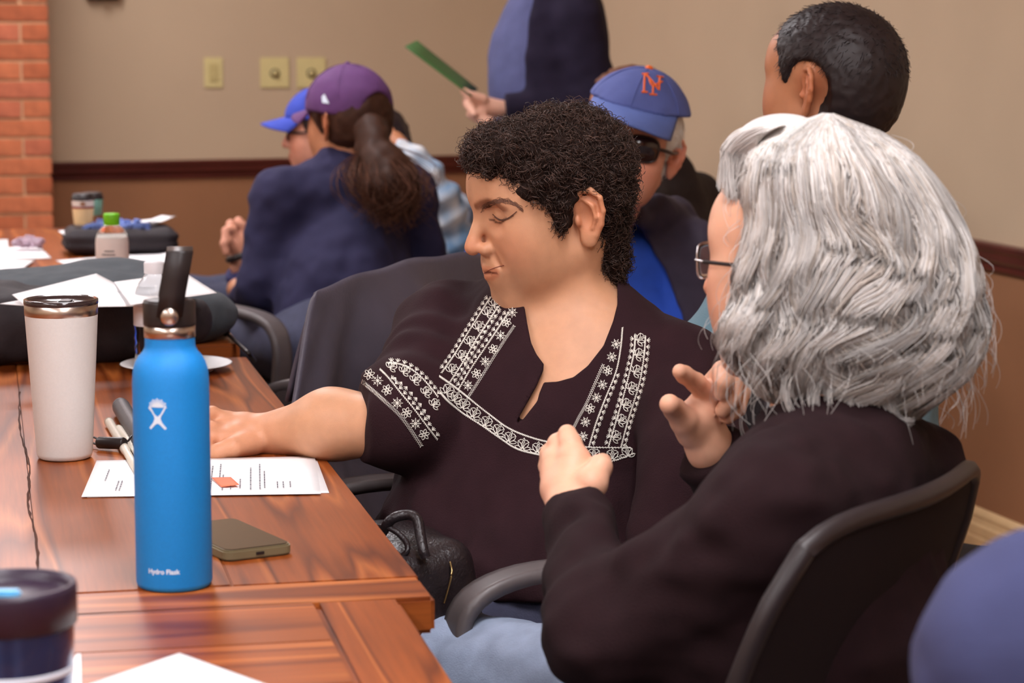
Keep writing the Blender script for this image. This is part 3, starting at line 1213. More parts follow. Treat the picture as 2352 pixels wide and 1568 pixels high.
M_film_b = pm('film_blue', (120, 140, 200), .15, .2, 60, trans=.6, ior=1.1)
M_film_p = pm('film_pink', (186, 164, 178), .15, .2, 60, trans=.5, ior=1.1)
crumple('plastic_wrapper', 262, 520, 5.68, (.08, .03, .014), M_film_b, 'crumpled bluish clear wrapper on the zip case')
crumple('plastic_wrapper', 66, 556, 5.75, (.038, .03, .012), M_film_p, 'crumpled pinkish clear wrapper by the white papers at left')
zf = TZ + .002
sheet('paper_sheet', [ZP(20, 568, zf), ZP(88, 562, zf), ZP(118, 592, zf), ZP(-40, 597, zf)], 'white sheet with a pointed end on the far table at left', 'paper', grp, n=8)
sheet('paper_sheet', [ZP(-40, 597, zf + .004), ZP(80, 597, zf + .004), ZP(40, 624, zf + .004), ZP(-40, 624, zf + .004)], 'white sheet at the left edge of the far table', 'paper', grp, n=8)
sheet('paper_sheet', [ZP(128, 598, zf), ZP(380, 578, zf), ZP(400, 590, zf), ZP(185, 620, zf)], 'long white sheet in front of the zip case', 'paper', grp, n=8)
sheet('paper_sheet', [ZP(296, 600, zf + .006), ZP(384, 580, zf + .006), ZP(420, 600, zf + .006), ZP(310, 616, zf + .006)], 'white sheet behind the clear bottle cap', 'paper', grp, n=8)
o = link('name_card', prism('name_card', [(-.03, 0), (.012, 0), (.008, .035), (-.03, .035)], 0, .004), M_paper, None, 'small white upright card at the left edge', 'card', loc=ZP(10, 584, TZ))
o.rotation_euler = (pi / 2 - .2, 0, 0)
sheet('paper_scrap', [ZP(318, 626, TZ + .01), ZP(336, 622, TZ + .014), ZP(340, 634, TZ + .014), ZP(322, 638, TZ + .01)], 'small orange scrap behind the clear bottle', 'paper', None, mat=M_orange, n=5)
# black cable over the table edge
cb_ = curve_pts([ZP(440, 690, TZ + .02), ZP(470, 728, TZ + .012), ZP(498, 744, TZ + .012), ZP(520, 764, TZ + .008), ZP(548, 790, TZ + .006), ZP(572, 812, TZ + .006), ZP(585, 828, TZ - .03)], 50)
v, q = tubes([cb_], .0035, 8)
cbo = link('cable', mesh_np('cable', v, q), M_black, None, 'thin black cable trailing over the table edge', 'cable')
pl = curve_pts([ZP(484, 740, TZ + .014), ZP(500, 742, TZ + .014), ZP(516, 760, TZ + .012)], 8)
v, q = tubes([pl], .010, 10)
link('plug', mesh_np('plug', v, q), M_black, cbo)
# black pouch behind the blue bottle's lid
pc_ = D(450, 735, 3.95)


def pouch_fn(P):
    q = P - pc_
    return dell(q, (0, 0, 0), (.022, .04, .035)) + .006 * vnoise(P * 25)


sdf_obj('pouch', pouch_fn, pc_ - .09, pc_ + .09, .006, M_bagblack, None, 'small black pouch behind the strap lid', 'bag')
# ------------------------------------------------------------------ heads
def headR(yaw, pit, rol):
    """columns: forward, left, up. yaw 0 faces the camera, 90 faces picture left, 180 faces away"""
    y, p, r = radians(yaw), radians(pit), radians(rol)
    f = V(-sin(y), -cos(y), 0)
    l = V(cos(y), -sin(y), 0)
    u = V(0, 0, 1)
    f2 = f * cos(p) - u * sin(p)
    u2 = u * cos(p) + f * sin(p)
    l3 = l * cos(r) + u2 * sin(r)
    u3 = u2 * cos(r) - l * sin(r)
    return np.stack([f2, l3, u3], 1)


class Head:
    def __init__(self, px, py, d, yaw, pit=0, rol=0, s=1.0, nose=1.0, jaw=1.0, closed=True):
        self.c = D(px, py, d)
        self.R = headR(yaw, pit, rol)
        self.s = s
        self.nose = nose
        self.jaw = jaw

    def loc(self, P):
        return (P - self.c) @ self.R / self.s

    def w(self, *q):
        return self.c + self.R @ (np.asarray(q, float) * self.s)

    def W(self, Q):
        return self.c + (np.asarray(Q, float) * self.s) @ self.R.T

    def skin(self, P, ear=True):
        Q = self.loc(P)
        S = Q.copy()
        S[:, 1] = np.abs(S[:, 1])
        jw = self.jaw
        d = dell(Q, (-.006, 0, .036), (.098, .076, .080))
        d = smin(d, dell(Q, (.034, 0, -.022), (.055, .058 * jw, .078)), .03)
        d = smin(d, dell(Q, (.05, 0, .046), (.041, .056, .042)), .03)
        d = smin(d, dseg(S, (-.002, .049 * jw, -.048), (.066, .017, -.087), .017, .017), .028)
        d = smin(d, dell(Q, (.022, 0, -.062), (.055, .042 * jw, .036)), .025)
        d = smin(d, dseg(S, (.073, .0, -.091), (.072, .008, -.091), .0165, .0155), .018)
        d = smin(d, dell(S, (.054, .040, -.020), (.026, .024, .030)), .034)
        d = smin(d, dell(S, (.040, .036, -.052), (.032, .022, .034)), .03)
        d = smin(d, dell(Q, (.080, 0, -.054), (.019, .028, .026)), .02)
        d = smin(d, dseg(S, (.081, .009, .033), (.065, .046, .033), .009, .008), .018)
        d = smax(d, -dball(S, (.0965, .033, .018), .0165), .014)
        d = smin(d, dball(S, (.0700, .0325, .0180), .0150), .003)
        d = smax(d, -dchain(S, [(.0850, .0200, .0275), (.0845, .0330, .0300), (.0760, .0460, .0270)], [.0016] * 3, .002), .005)
        # nose
        n = self.nose
        nd = dseg(Q, (.0845, 0, .027), (.0945 + .010 * n, 0, -.010), .0068, .0084)
        nd = smin(nd, dball(Q, (.098 + .0105 * n, 0, -.0205), .0105), .007)
        nd = smin(nd, dball(S, (.0955 + .003 * n, .0125, -.0245), .0078), .007)
        d = smin(d, nd, .008)
        d = smax(d, -dell(S, (.1035 + .002 * n, .0068, -.0325), (.0058, .0034, .0046)), .002)
        # lips
        d = smin(d, dseg(S, (.0975, 0, -.0515), (.085, .0235, -.0530), .0052, .0022), .005)
        d = smin(d, dseg(S, (.0965, 0, -.0625), (.085, .0215, -.0560), .0056, .0022), .005)
        d = smax(d, -dseg(S, (.1045, 0, -.0568), (.0885, .0245, -.0538), .0015, .0012), .003)
        d = smax(d, -dchain(S, [(.0935, .0235, -.0340), (.0915, .0265, -.0400), (.0890, .0290, -.0460)], [.0010, .0012, .0006], .002), .008)
        if ear:
            d = smin(d, self.ear(S), .005)
        return d * self.s

    def ear(self, S):
        e0 = V(-.006, .0715, -.003)
        u = nrm(V(-.82, .57, 0))
        v = nrm(V(-.16, 0, .98))
        v = nrm(v - u * (u @ v))
        n = np.cross(v, u)
        if n[1] < 0:
            n = -n
        q = S - e0
        E = np.stack([q @ u, q @ v, q @ n], 1) / 1.1
        d = dell(E, (.013, .004, -.001), (.016, .027, .0038))
        d = smin(d, dchain(E, [(.002, .006, .001), (.001, .018, .003), (.009, .0295, .004), (.021, .030, .004), (.0295, .020, .004), (.0305, .005, .003),
                               (.026, -.010, .002), (.019, -.021, .001)], [.0034] * 8, .002), .003)
        d = smin(d, dell(E, (.0105, -.0235, .0), (.0085, .0105, .0042)), .005)
        d = smin(d, dchain(E, [(.012, .020, .003), (.0205, .012, .0045), (.0215, -.001, .004), (.016, -.0125, .003)], [.0024, .0028, .0028, .0022], .002), .003)
        d = smax(d, -dell(E, (.0105, .001, .006), (.0082, .0125, .0062)), .003)
        d = smax(d, -dchain(E, [(.012, .0245, .006), (.0245, .019, .0065), (.0262, .004, .006)], [.0028, .0028, .0024], .002), .0025)
        d = smin(d, dell(E, (.0005, -.003, .003), (.0035, .006, .0038)), .003)
        return d

    def short_hair(self, P, t=0.0, front=.09, low=-.06, er=(.020, .026, .034), ex=-.002):
        """cropped hair hugging the skull, clear of the face and ears"""
        Q = self.loc(P)
        S = Q.copy()
        S[:, 1] = np.abs(S[:, 1])
        d = dell(Q, (-.008, 0, .037), (.101 + t, .079 + t, .083 + t))
        d = smin(d, dell(Q, (-.038, 0, .0), (.068 + t, .072 + t, .085)), .03)
        d = smax(d, -dell(Q, (front, 0, .012), (.078, .088, .082)), .006)
        d = smax(d, -dell(S, (ex, .088, -.006), er), .006)
        d = smax(d, (low - Q[:, 2]), .02)
        return d * self.s


def skin_cols(H, v, base, lip=(0.78, 0.52, 0.48), brow=(0.20, 0.13, 0.10), brow_w=.0045, lash=True):
    """skin colour multipliers: lips, brows, lash line, redder cheeks, nose and ears, and painted shade round the eyes"""
    Q = H.loc(v)
    S = Q.copy()
    S[:, 1] = np.abs(S[:, 1])
    c = np.ones((len(v), 3))

    def mixin(d, r, soft, col):
        a = np.clip(1 - (d - r) / soft, 0, 1)[:, None]
        c[:] = c * (1 - a) + np.asarray(col) * a
    mixin(dball(S, (.075, .045, -.022), 0), .012, .03, (1.0, .88, .85))
    mixin(dball(Q, (.112, 0, -.02), 0), .010, .014, (1.0, .84, .80))
    mixin(dball(S, (-.02, .085, .0), 0), .02, .02, (1.0, .82, .76))
    T = S.copy()
    T[:, 0] = 0.0
    far = np.where(Q[:, 0] > .045, 0.0, 1.0)

    def d2(*pts):
        e = None
        for i in range(len(pts) - 1):
            k = dseg(T, (0, *pts[i]), (0, *pts[i + 1]), 0, 0)
            e = k if e is None else np.minimum(e, k)
        return e + far
    mixin(d2((0, -.0515), (.012, -.0515), (.024, -.0530)), .0030, .003, lip)
    mixin(d2((0, -.0625), (.012, -.0610), (.022, -.0560)), .0034, .003, lip)
    mixin(d2((0, -.0568), (.0245, -.0540)), .0008, .0013, (.40, .22, .20))
    if brow is not None:
        mixin(d2((.011, .0310), (.022, .0355), (.034, .0385), (.044, .0355), (.052, .0290)), brow_w * .5, .0036, brow)
    if lash:
        mixin(d2((.022, .0055), (.034, .0025), (.044, .007)), .002, .006, (.93, .82, .78))  # shade below the eye, put into the colour
        mixin(d2((.020, .0255), (.033, .0285), (.045, .0250)), .001, .003, (.86, .74, .70))  # shade of the lid crease, painted in as well
        mixin(d2((.0185, .0125), (.026, .0095), (.034, .0088), (.042, .0110), (.0505, .0165)), .0007, .0011, (.17, .10, .09))
    return c


def body_mesh(name, parts, mat, label, cat='person', cols=None, group=None):
    v, q = join_vq(parts)
    me = mesh_np(name, v, q)
    if cols is not None:
        set_col(me, cols(v))
    return link(name, me, mat, None, label, cat, group), v, q


def skin_mat(name, col, rough=.5):
    return pm(name, col, rough, .05, 60, attr='Col', sss=.12, bump=.12, bscale=900)


def bb(pts, pad):
    A = np.array(pts)
    return A.min(0) - pad, A.max(0) + pad


def frame_lr(l):
    """body axes from the direction towards the person's left: (left, forward, up) as columns"""
    l = nrm(l)
    u = nrm(V(0, 0, 1) - l * l[2])
    f = np.cross(l, u)
    return np.stack([l, f, u], 1)


def hand_chain(P, segs, k=.006):
    d = None
    for pts, rad in segs:
        e = dchain(P, [np.asarray(x) for x in pts], rad, .003)
        d = e if d is None else smin(d, e, k)
    return d


def seated_legs(P, pv, f, l, zk=.50, spread=.10, r=(.088, .062, .045), ln=.42, zs=None):
    d = None
    zs = pv[2] if zs is None else zs
    for s in (1, -1):
        hip = V(pv[0], pv[1], zs) + l * (s * .085)
        kn = hip + f * ln + l * (s * (spread - .085))
        kn[2] = zk
        an = kn + f * .02
        an[2] = .09
        e = dseg(P, hip, kn, r[0], r[1])
        e = smin(e, dseg(P, kn, an, r[1], r[2]), .03)
        d = e if d is None else smin(d, e, .02)
    return smin(d, dell(P, (pv[0], pv[1], zs + .02), (.17, .17, .12)), .05)


def shoes(parent, pv, f, l, spread, ln, mat):
    a = math.atan2(f[1], f[0])
    for s in (1, -1):
        c = V(pv[0], pv[1], 0) + f * (ln + .07) + l * (s * spread)

        def fn(P):
            q = (P - c) @ Rz(a)
            d = dell(q, (0, 0, .03), (.13, .046, .04))
            d = smin(d, dell(q, (-.07, 0, .05), (.055, .042, .055)), .03)
            return smax(d, .003 - q[:, 2], .004)
        v, q = sdf_mesh(fn, c + V(-.18, -.18, -.01), c + V(.18, .18, .13), .01)
        link('shoe', mesh_np('shoe', v, q), mat, parent)


def legs_part(parent, mat, pv, f, l, zk=.50, spread=.12, ln=.42, h=.012, shoe=True, fold=.004, **kw):
    def fn(P):
        return seated_legs(P, pv, f, l, zk, spread, ln=ln, **kw) + fold * vnoise(P * 18)
    lo = V(pv[0], pv[1], 0) - V(.75, .75, -.03)
    hi = V(pv[0], pv[1], pv[2]) + V(.75, .75, .22)
    v, q = sdf_mesh(fn, lo, hi, h)
    o = link('trousers', mesh_np('trousers', v, q), mat, parent)
    if shoe:
        shoes(parent, pv, f, l, spread, ln, MATS['dark_plastic'])
    return o


def cap_parts(parent, H, mat, mat_brim=None, open_back=False, h=.0045, button=None, brim=True, zb=.042, sl=.10, tip=-.014, grow=0.0):
    """baseball cap on a head: crown, brim, button, six seams"""
    def fn(P):
        Q = H.loc(P)
        d = dell(Q, (-.004, 0, .040), (.110 + grow, .089 + grow, .093 + grow))
        d = smax(d, (zb + sl * Q[:, 0]) - Q[:, 2], .004)
        if open_back:
            d = smax(d, -dball(Q, (-.115, 0, .030), .042), .004)
        return d * H.s + .0012 * vnoise(P * 45)
    lo, hi = bb([H.w(0, 0, .05)], .15)
    v, q = sdf_mesh(fn, lo, hi, h)
    cr = link('cap', mesh_np('cap', v, q), mat, parent)
    cast = Caster(v, q)
    if brim:
        phi = np.linspace(-1.15, 1.15, 27)
        rr = np.linspace(0, 1, 9)
        P = np.zeros((len(rr), len(phi), 3))
        for i, r in enumerate(rr):
            for j, a in enumerate(phi):
                x = .098 * cos(a) + .074 * r * max(.0, cos(a * 1.05)) ** .5
                y = .083 * sin(a) * (1 + .04 * r)
                z = zb + .002 + sl * .098 * cos(a) + tip * r - 3.2 * y * y * r
                P[i, j] = H.w(x, y, z)
        o = link('brim', grid_mesh('brim', P), mat_brim or mat, cr)
        solidify(o, .0035)
    link('button', lathe('button', [(0, .007), (.005, .006), (.0075, .003), (.008, 0)], 16), button or mat, cr,
         loc=H.w(-.004, 0, .132 + grow)).rotation_euler = Vector(H.R[:, 2]).to_track_quat('Z', 'Y').to_euler()
    lines = []
    for k in range(6):
        a = k * pi / 3
        L_ = []
        for t in np.linspace(.08, 1.35, 18):
            x = -.004 + (.1106 + grow) * sin(t) * cos(a)
            y = (.0896 + grow) * sin(t) * sin(a)
            z = .040 + (.0936 + grow) * cos(t)
            if z > zb + .004 + sl * x and not (open_back and x < -.085 and z < .075):
                L_.append(H.w(x, y, z))
        if len(L_) > 2:
            lines.append(L_)
    vv, qq = tubes(lines, .0011, 5)
    link('seam', mesh_np('seam', vv, qq), mat, cr)
    return cr, cast


def hair_strands(name, parent, P, r0, r1, cols, mat, sides=3):
    v, q = strands(P, r0, r1, sides)
    me = mesh_np(name, v, q)
    K = P.shape[1]
    set_col(me, np.repeat(cols, K * sides, 0))
    return link(name, me, mat, parent, kind='stuff')


def pick_surface(v, q, n, rng):
    """random points and normals on a quad mesh"""
    a, b, c, d = (v[q[:, i]] for i in range(4))
    nn = np.cross(c - a, d - b)
    ar = np.linalg.norm(nn, axis=1)
    i = rng.choice(len(q), n, p=ar / ar.sum())
    u, w_ = rng.random((2, n, 1))
    p = (a[i] * (1 - u) + b[i] * u) * (1 - w_) + (d[i] * (1 - u) + c[i] * u) * w_
    return p, nn[i] / (ar[i][:, None] + 1e-12)
# ------------------------------------------------------------------ the woman in the embroidered blouse
M_skin1 = skin_mat('skin_warm', (202, 149, 114))
M_blouse = pm('blouse_black_cotton', (40, 19, 24), .9, .10, 25, bump=.4, bscale=500, spec=.25)
M_curl = pm('hair_dark_brown', (58, 42, 36), .48, .2, 60, attr='Col', spec=.5)
M_thread = pm('thread_ivory', (226, 222, 212), .7, .06, 90)
M_jeans_d = pm('denim_dark', (60, 62, 84), .85, .15, 60, bump=.4, bscale=500)

H1 = Head(1261, 478, 3.04, 68, 13.5, -4.8, 1.0, nose=1.12, jaw=1.0)
NB1 = D(1322, 742, 3.10)
CH1 = D(1275, 935, 3.11)
PV1 = D(1195, 1330, 3.06)
SR1, SL1 = D(1062, 778, 3.20), D(1556, 862, 3.00)
ER1, WR1 = D(936, 972, 3.02), D(596, 1000, 3.13)
EL1, WL1 = D(1606, 1085, 2.86), D(1490, 1330, 2.80)
CU1 = D(832, 962, 3.04)
B1 = frame_lr(SL1 - SR1)


def torso1(P, g=0.0):
    d = dell(P, CH1, (.165 + g, .110 + g, .19 + g), B1)
    d = smin(d, dell(P, (CH1 * .45 + PV1 * .55), (.165 + g, .125 + g, .20 + g), B1), .08)
    d = smin(d, dell(P, PV1, (.185 + g, .15 + g, .15 + g), B1), .08)
    for s in (1, -1):
        d = smin(d, dell(P, CH1 + B1 @ V(s * .078, .062, -.02), (.078 + g, .072 + g, .082 + g), B1), .05)
    d = smin(d, dseg(P, NB1 + V(0, .0, -.04), SR1, .060 + g, .052 + g), .05)
    d = smin(d, dseg(P, NB1 + V(0, .0, -.04), SL1, .060 + g, .052 + g), .05)
    return d


def neck1(P):
    d = dseg(P, H1.w(-.020, 0, -.035), NB1 + V(0, 0, -.03), .052, .056)
    d = smin(d, dseg(P, H1.w(.01, 0, -.065), NB1 + B1 @ V(0, .035, -.05), .036, .040), .035)
    # the cord of muscle from behind the ear to the collar bone
    return smin(d, dseg(P, H1.w(-.03, .05, -.04), NB1 + B1 @ V(.02, .055, -.055), .016, .012), .02)


def skin1_top(P):
    d = smin(H1.skin(P), neck1(P), .028)
    return smin(d, torso1(P, -.004), .03)


lo, hi = bb([H1.c, H1.w(0, 0, .13), H1.w(.12, 0, 0), NB1, D(1230, 1010, 3.0), D(1430, 900, 3.02)], .05)
lo[1] -= .02
hi[1] += .06
top = sdf_mesh(skin1_top, lo, hi, .0023)
# right hand on the page, thumb towards us
d_ = 3.13
hand1 = [
    ([WR1, D(560, 992, d_), D(525, 985, d_)], [.0245, .026, .023]),
    ([WR1, D(545, 1010, d_ - .02), D(520, 1012, d_ - .03)], [.024, .024, .018]),
    ([D(575, 1015, d_ - .03), D(535, 1027, d_ - .055), D(500, 1038, d_ - .06), D(474, 1046, d_ - .06)], [.0185, .0135, .0110, .0090]),
    ([D(528, 972, d_ + .0), D(487, 950, d_ - .01), D(455, 965, d_ - .03), D(450, 1000, d_ - .045)], [.0125, .0100, .0088, .0075]),
    ([D(524, 990, d_ - .01), D(486, 985, d_ - .03), D(462, 1000, d_ - .045), D(470, 1022, d_ - .05)], [.0125, .0102, .0088, .0075]),
    ([D(524, 1002, d_ - .02), D(488, 1003, d_ - .04), D(468, 1016, d_ - .05), D(480, 1032, d_ - .05)], [.0120, .0096, .0084, .0072]),
    ([D(535, 1008, d_ - .0), D(505, 1016, d_ - .0), D(486, 1024, d_ - .01), D(496, 1034, d_ - .02)], [.0110, .0085, .0076, .0066]),
]


def arm1(P):
    d = dseg(P, ER1 + V(0, 0, -.004), D(760, 974, 3.075), .041, .041)
    d = smin(d, dseg(P, D(760, 974, 3.075), WR1 + V(.0, 0, 0), .040, .0262), .03)
    d = smin(d, hand_chain(P, hand1), .010)
    return smin(d, dseg(P, SR1, ER1, .045, .04), .02)


lo, hi = bb([D(440, 930, 3.05), D(450, 1060, 3.15), ER1, CU1], .05)
arm = sdf_mesh(arm1, lo, hi, .0028)


def core1(P):
    d = torso1(P, -.03)
    d = smin(d, dseg(P, SR1, ER1, .035, .034), .02)
    d = smin(d, dchain(P, [SL1, EL1, WL1], [.04, .036, .024], .01), .02)
    return smin(d, hand_chain(P, [([WL1, WL1 + V(-.04, -.03, -.05)], [.024, .03]), ([WL1 + V(-.04, -.03, -.05), WL1 + V(-.07, -.05, -.08)], [.012, .009]),
                                  ([WL1 + V(-.03, -.04, -.05), WL1 + V(-.05, -.08, -.08)], [.012, .009])]), .01)


lo, hi = bb([SR1, SL1, PV1, EL1, WL1, ER1], .2)
core = sdf_mesh(core1, lo, hi, .010)


def cols1(v):
    c = skin_cols(H1, v, None, lip=(.93, .72, .68), brow=(.46, .34, .28), brow_w=.0050)
    hd = np.linalg.norm(v - D(500, 1010, 3.1), axis=1)
    k = np.clip(1 - hd / .12, 0, 1)[:, None]
    return c * (1 - k) + c * V(1.05, .92, .92) * k


p1, _, _ = body_mesh('person', [top, arm, core], M_skin1,
                     'woman in a black blouse with white embroidery reaching across the table', 'person', cols1)

NECK = [(1206, 712), (1212, 748), (1220, 787), (1232, 813), (1249, 836), (1248, 850), (1233, 885), (1196, 951), (1183, 975), (1202, 962), (1234, 921),
        (1239, 902), (1249, 878), (1281, 876), (1317, 866), (1350, 840), (1386, 794), (1408, 738), (1418, 699), (1418, 655), (1405, 600), (1190, 600)]


def px_of(P):
    v = P - CAM
    d = v @ FWD
    return 1176 + F * (v @ RTV) / d, 784 - F * (v @ UPV) / d, d


HEM1 = D(1150, 1338, 3.0)[2]
SLV = nrm(CU1 - D(930, 960, 3.05))


def blouse1(P):
    fold = .0045 * vnoise(P * V(26, 26, 7)) + .003 * vnoise(P * V(50, 50, 14) + 5)
    lowz = np.clip((D(1150, 1060, 3)[2] - P[:, 2]) / .12, 0, 1)
    drape = .011 * vnoise(np.stack([P[:, 0] * 9 + 3 * P[:, 2], P[:, 1] * 9, P[:, 2] * 24 - 9 * np.abs(P[:, 0] - .02)], 1)) * lowz
    d = torso1(P, .008) + drape - .010 * lowz + fold * (.45 + 2.2 * lowz)
    r = dchain(P, [SR1, ER1 + V(0, 0, .004), CU1], [.064, .060, .050], .03)
    r = smin(r, dseg(P, D(1020, 760, 3.16), D(955, 925, 3.03), .064, .062), .03)
    r = smax(r, (P - CU1) @ SLV - .0, .004)
    wr = .004 * np.sin(((P - SR1) @ nrm(ER1 - SR1)) * 120 + 3 * vnoise(P * 12))
    d = smin(d, r + wr * .5 + .003 * vnoise(P * 30), .022)
    L_ = dchain(P, [SL1, EL1, WL1 * .6 + EL1 * .4], [.064, .066, .05], .03)
    d = smin(d, L_ + .003 * vnoise(P * 30 + 9), .025)
    d = smax(d, HEM1 - P[:, 2] + .01 * vnoise(P * 9), .006)
    # deep drape across the lap
    x, y, dep = px_of(P)
    cut = np.maximum(poly_sd(x, y, NECK) / 1830.0, dep - 3.135)
    return smax(d, -cut, .0025)


lo, hi = bb([SR1, SL1, EL1, CU1, D(1100, 1345, 3.0), NB1], .1)
hi[1] = max(hi[1], 3.4)
lo[1] -= .06
bv, bq = sdf_mesh(blouse1, lo, hi, .0034)
bo = link('blouse', mesh_np('blouse', bv, bq), M_blouse, p1)
f1 = nrm(V(-.91, -.42, 0))
l1 = V(-f1[1], f1[0], 0)
legs_part(p1, M_jeans_d, V(PV1[0], PV1[1], .55), f1, l1, zk=.54, spread=.11, ln=.44, h=.011)

M_lash = pm('brow_brown', (104, 70, 54), .7, .1, 60)
# eyelashes and brow hairs laid on the face
castF = Caster(*top)


def face_lines(name, strokes, r, mat):
    L_ = []
    for s in strokes:
        pts = [castF(x, y, .0003) for x, y in s]
        pts = [p for p in pts if p is not None]
        if len(pts) > 1:
            L_.append(np.array(pts))
    v, q = tubes(L_, r, 4)
    me = mesh_np(name, v, q)
    set_col(me, np.ones((len(v), 3)))
    return link(name, me, mat, p1, kind='stuff')


face_lines('eyelashes', [curve_pts([(1132, 492), (1142, 500), (1152, 504), (1165, 501), (1176, 494), (1187, 485)], 24),
                         curve_pts([(1136, 498), (1150, 506), (1166, 503), (1180, 494)], 16)], .00062, M_lash)
face_lines('mouth_line', [curve_pts([(1110, 629), (1122, 621), (1136, 615), (1158, 609)], 20)], .0005, pm('lip_line', (126, 66, 54), .6, .05, 60))
rb = np.random.default_rng(4)
bw = curve_pts([(1104, 482), (1122, 470), (1146, 462), (1172, 464), (1196, 478)], 100)
st_ = []
for i in range(170):
    t_ = rb.random()
    x_, y_ = bw[int(t_ * 99)]
    y_ += rb.normal(0, 4.6) * (1 - .6 * t_)
    a_ = -.9 + 1.3 * t_ + rb.normal(0, .2)
    st_.append([(x_, y_), (x_ + 5 * cos(a_), y_ + 5 * sin(a_)), (x_ + 9 * cos(a_ + .2), y_ + 9 * sin(a_ + .2))])
face_lines('eyebrow', st_, .00026, M_lash)

# --- embroidery: stitched on the blouse
castB = Caster(bv, bq)


def C1(cx, cy):
    """crop coordinates used while tracing -> photo pixels"""
    return 780 + cx * .32738, 640 + cy * .32738


def stitch_parts(name, strokes, rad):
    lines, rads = [], []
    for s, r in strokes:
        pts = [castB(x, y, .0006) for x, y in s]
        seg_ = []
        for p in pts:
            if p is None or (seg_ and np.linalg.norm(p - seg_[-1]) > .02):
                if len(seg_) > 1:
                    lines.append(np.array(seg_))
                    rads.append(r)
                seg_ = []
                if p is None:
                    continue
            seg_.append(p)
        if len(seg_) > 1:
            lines.append(np.array(seg_))
            rads.append(r)
    v, q = tubes(lines, rads, 5)
    return link(name, mesh_np(name, v, q), M_thread, bo, kind='stuff')


def line_px(pts, n=None):
    P = np.array([C1(*p) for p in pts])
    L_ = np.linalg.norm(np.diff(P, axis=0), axis=1).sum()
    return curve_pts(P, n or max(6, int(L_ / 4)))


RS = .00052


def rope(pts, r=RS * 1.1):
    P = line_px(pts)
    T = np.gradient(P, axis=0)
    T /= np.linalg.norm(T, axis=1)[:, None]
    N_ = np.stack([-T[:, 1], T[:, 0]], 1)
    out = [(P, r)]
    for i in range(0, len(P)):
        out.append(([P[i] - N_[i] * 2.2 - T[i] * 1.2, P[i] + N_[i] * 2.2 + T[i] * 1.2], r * .9))
    return out


def zigzag(pts, amp=3.4, r=RS * .85):
    P = line_px(pts)
    T = np.gradient(P, axis=0)
    T /= np.linalg.norm(T, axis=1)[:, None]
    N_ = np.stack([-T[:, 1], T[:, 0]], 1)
    sg = np.where(np.arange(len(P)) % 2 == 0, 1, -1)[:, None]
    return [(P + N_ * amp * sg, r), (P - N_ * amp * sg, r)]


def motif(cx, cy, ang, sc, strokes, r):
    x0, y0 = C1(cx, cy)
    ca, sa_ = cos(ang), sin(ang)
    out = []
    for s in strokes:
        out.append(([(x0 + sc * (x * ca - y * sa_), y0 + sc * (x * sa_ + y * ca)) for x, y in s], r))
    return out


def petal(a, l0, l1_, w_):
    """outline petal pointing along angle a"""
    pts = []
    for t in np.linspace(0, 1, 7):
        pts.append((l0 + (l1_ - l0) * t, w_ * sin(pi * t)))
    for t in np.linspace(1, 0, 7)[1:]:
        pts.append((l0 + (l1_ - l0) * t, -w_ * sin(pi * t)))
    return [(x * cos(a) - y * sin(a), x * sin(a) + y * cos(a)) for x, y in pts]


def spoke(a, l0, l1_):
    return [(l0 * cos(a), l0 * sin(a)), ((l0 + l1_) / 2 * cos(a), (l0 + l1_) / 2 * sin(a)), (l1_ * cos(a), l1_ * sin(a))]


LOTUS = []
for a in (-1.25, -.62, 0, .62, 1.25):
    LOTUS.append(petal(a, .12, 1.05 if abs(a) < 1 else .95, .17))
    if abs(a) < .1:
        LOTUS.append(spoke(a, .25, .8))
LOTUS.append([(x * .9, y) for x, y in [(.95, -.62), (1.2, -.30), (1.12, -.18), (1.42, 0), (1.12, .18), (1.2, .30), (.95, .62)]])
SPRIG = [spoke(a, .0, 1.0) for a in (-.75, -.25, .25, .75)]
FLOWER = [petal(a, .22, 1.0, .24) for a in np.arange(6) * pi / 3] + [[(.2 * cos(a), .2 * sin(a)) for a in np.linspace(0, 2 * pi, 8)]]
SNOW = [spoke(a, -1.0, 1.0) for a in np.arange(4) * pi / 4] + \
       [[(.62 * cos(a) - .28 * sin(a), .62 * sin(a) + .28 * cos(a)), (.62 * cos(a) + .28 * sin(a), .62 * sin(a) - .28 * cos(a))] for a in np.arange(4) * pi / 2]


def sprigs(pts, side, step=14.5, off=5.5, sc=8.2):
    P = line_px(pts, 200)
    s = np.concatenate([[0], np.cumsum(np.linalg.norm(np.diff(P, axis=0), axis=1))])
    out = []
    for t in np.arange(step * .5, s[-1], step):
        i = np.searchsorted(s, t)
        i = min(max(i, 1), len(P) - 2)
        T = P[i + 1] - P[i - 1]
        T = T / np.linalg.norm(T)
        N_ = np.array([-T[1], T[0]]) * side
        a = math.atan2(N_[1], N_[0])
        x0, y0 = P[i] + N_ * off
        x0 -= N_[0] * 2
        y0 -= N_[1] * 2
        for st in SPRIG:
            out.append(([(x0 + sc * (x * cos(a) - y * sin(a)), y0 + sc * (x * sin(a) + y * cos(a))) for x, y in st], RS))
    return out


def row(centres, ang, sc, kinds):
    out = []
    for i, (x, y) in enumerate(centres):
        k = kinds[i % len(kinds)]
        out += motif(x, y, ang if k is LOTUS else ang + .2, sc if k is LOTUS else sc * .92, k, RS if k is LOTUS else RS * .95)
    return out


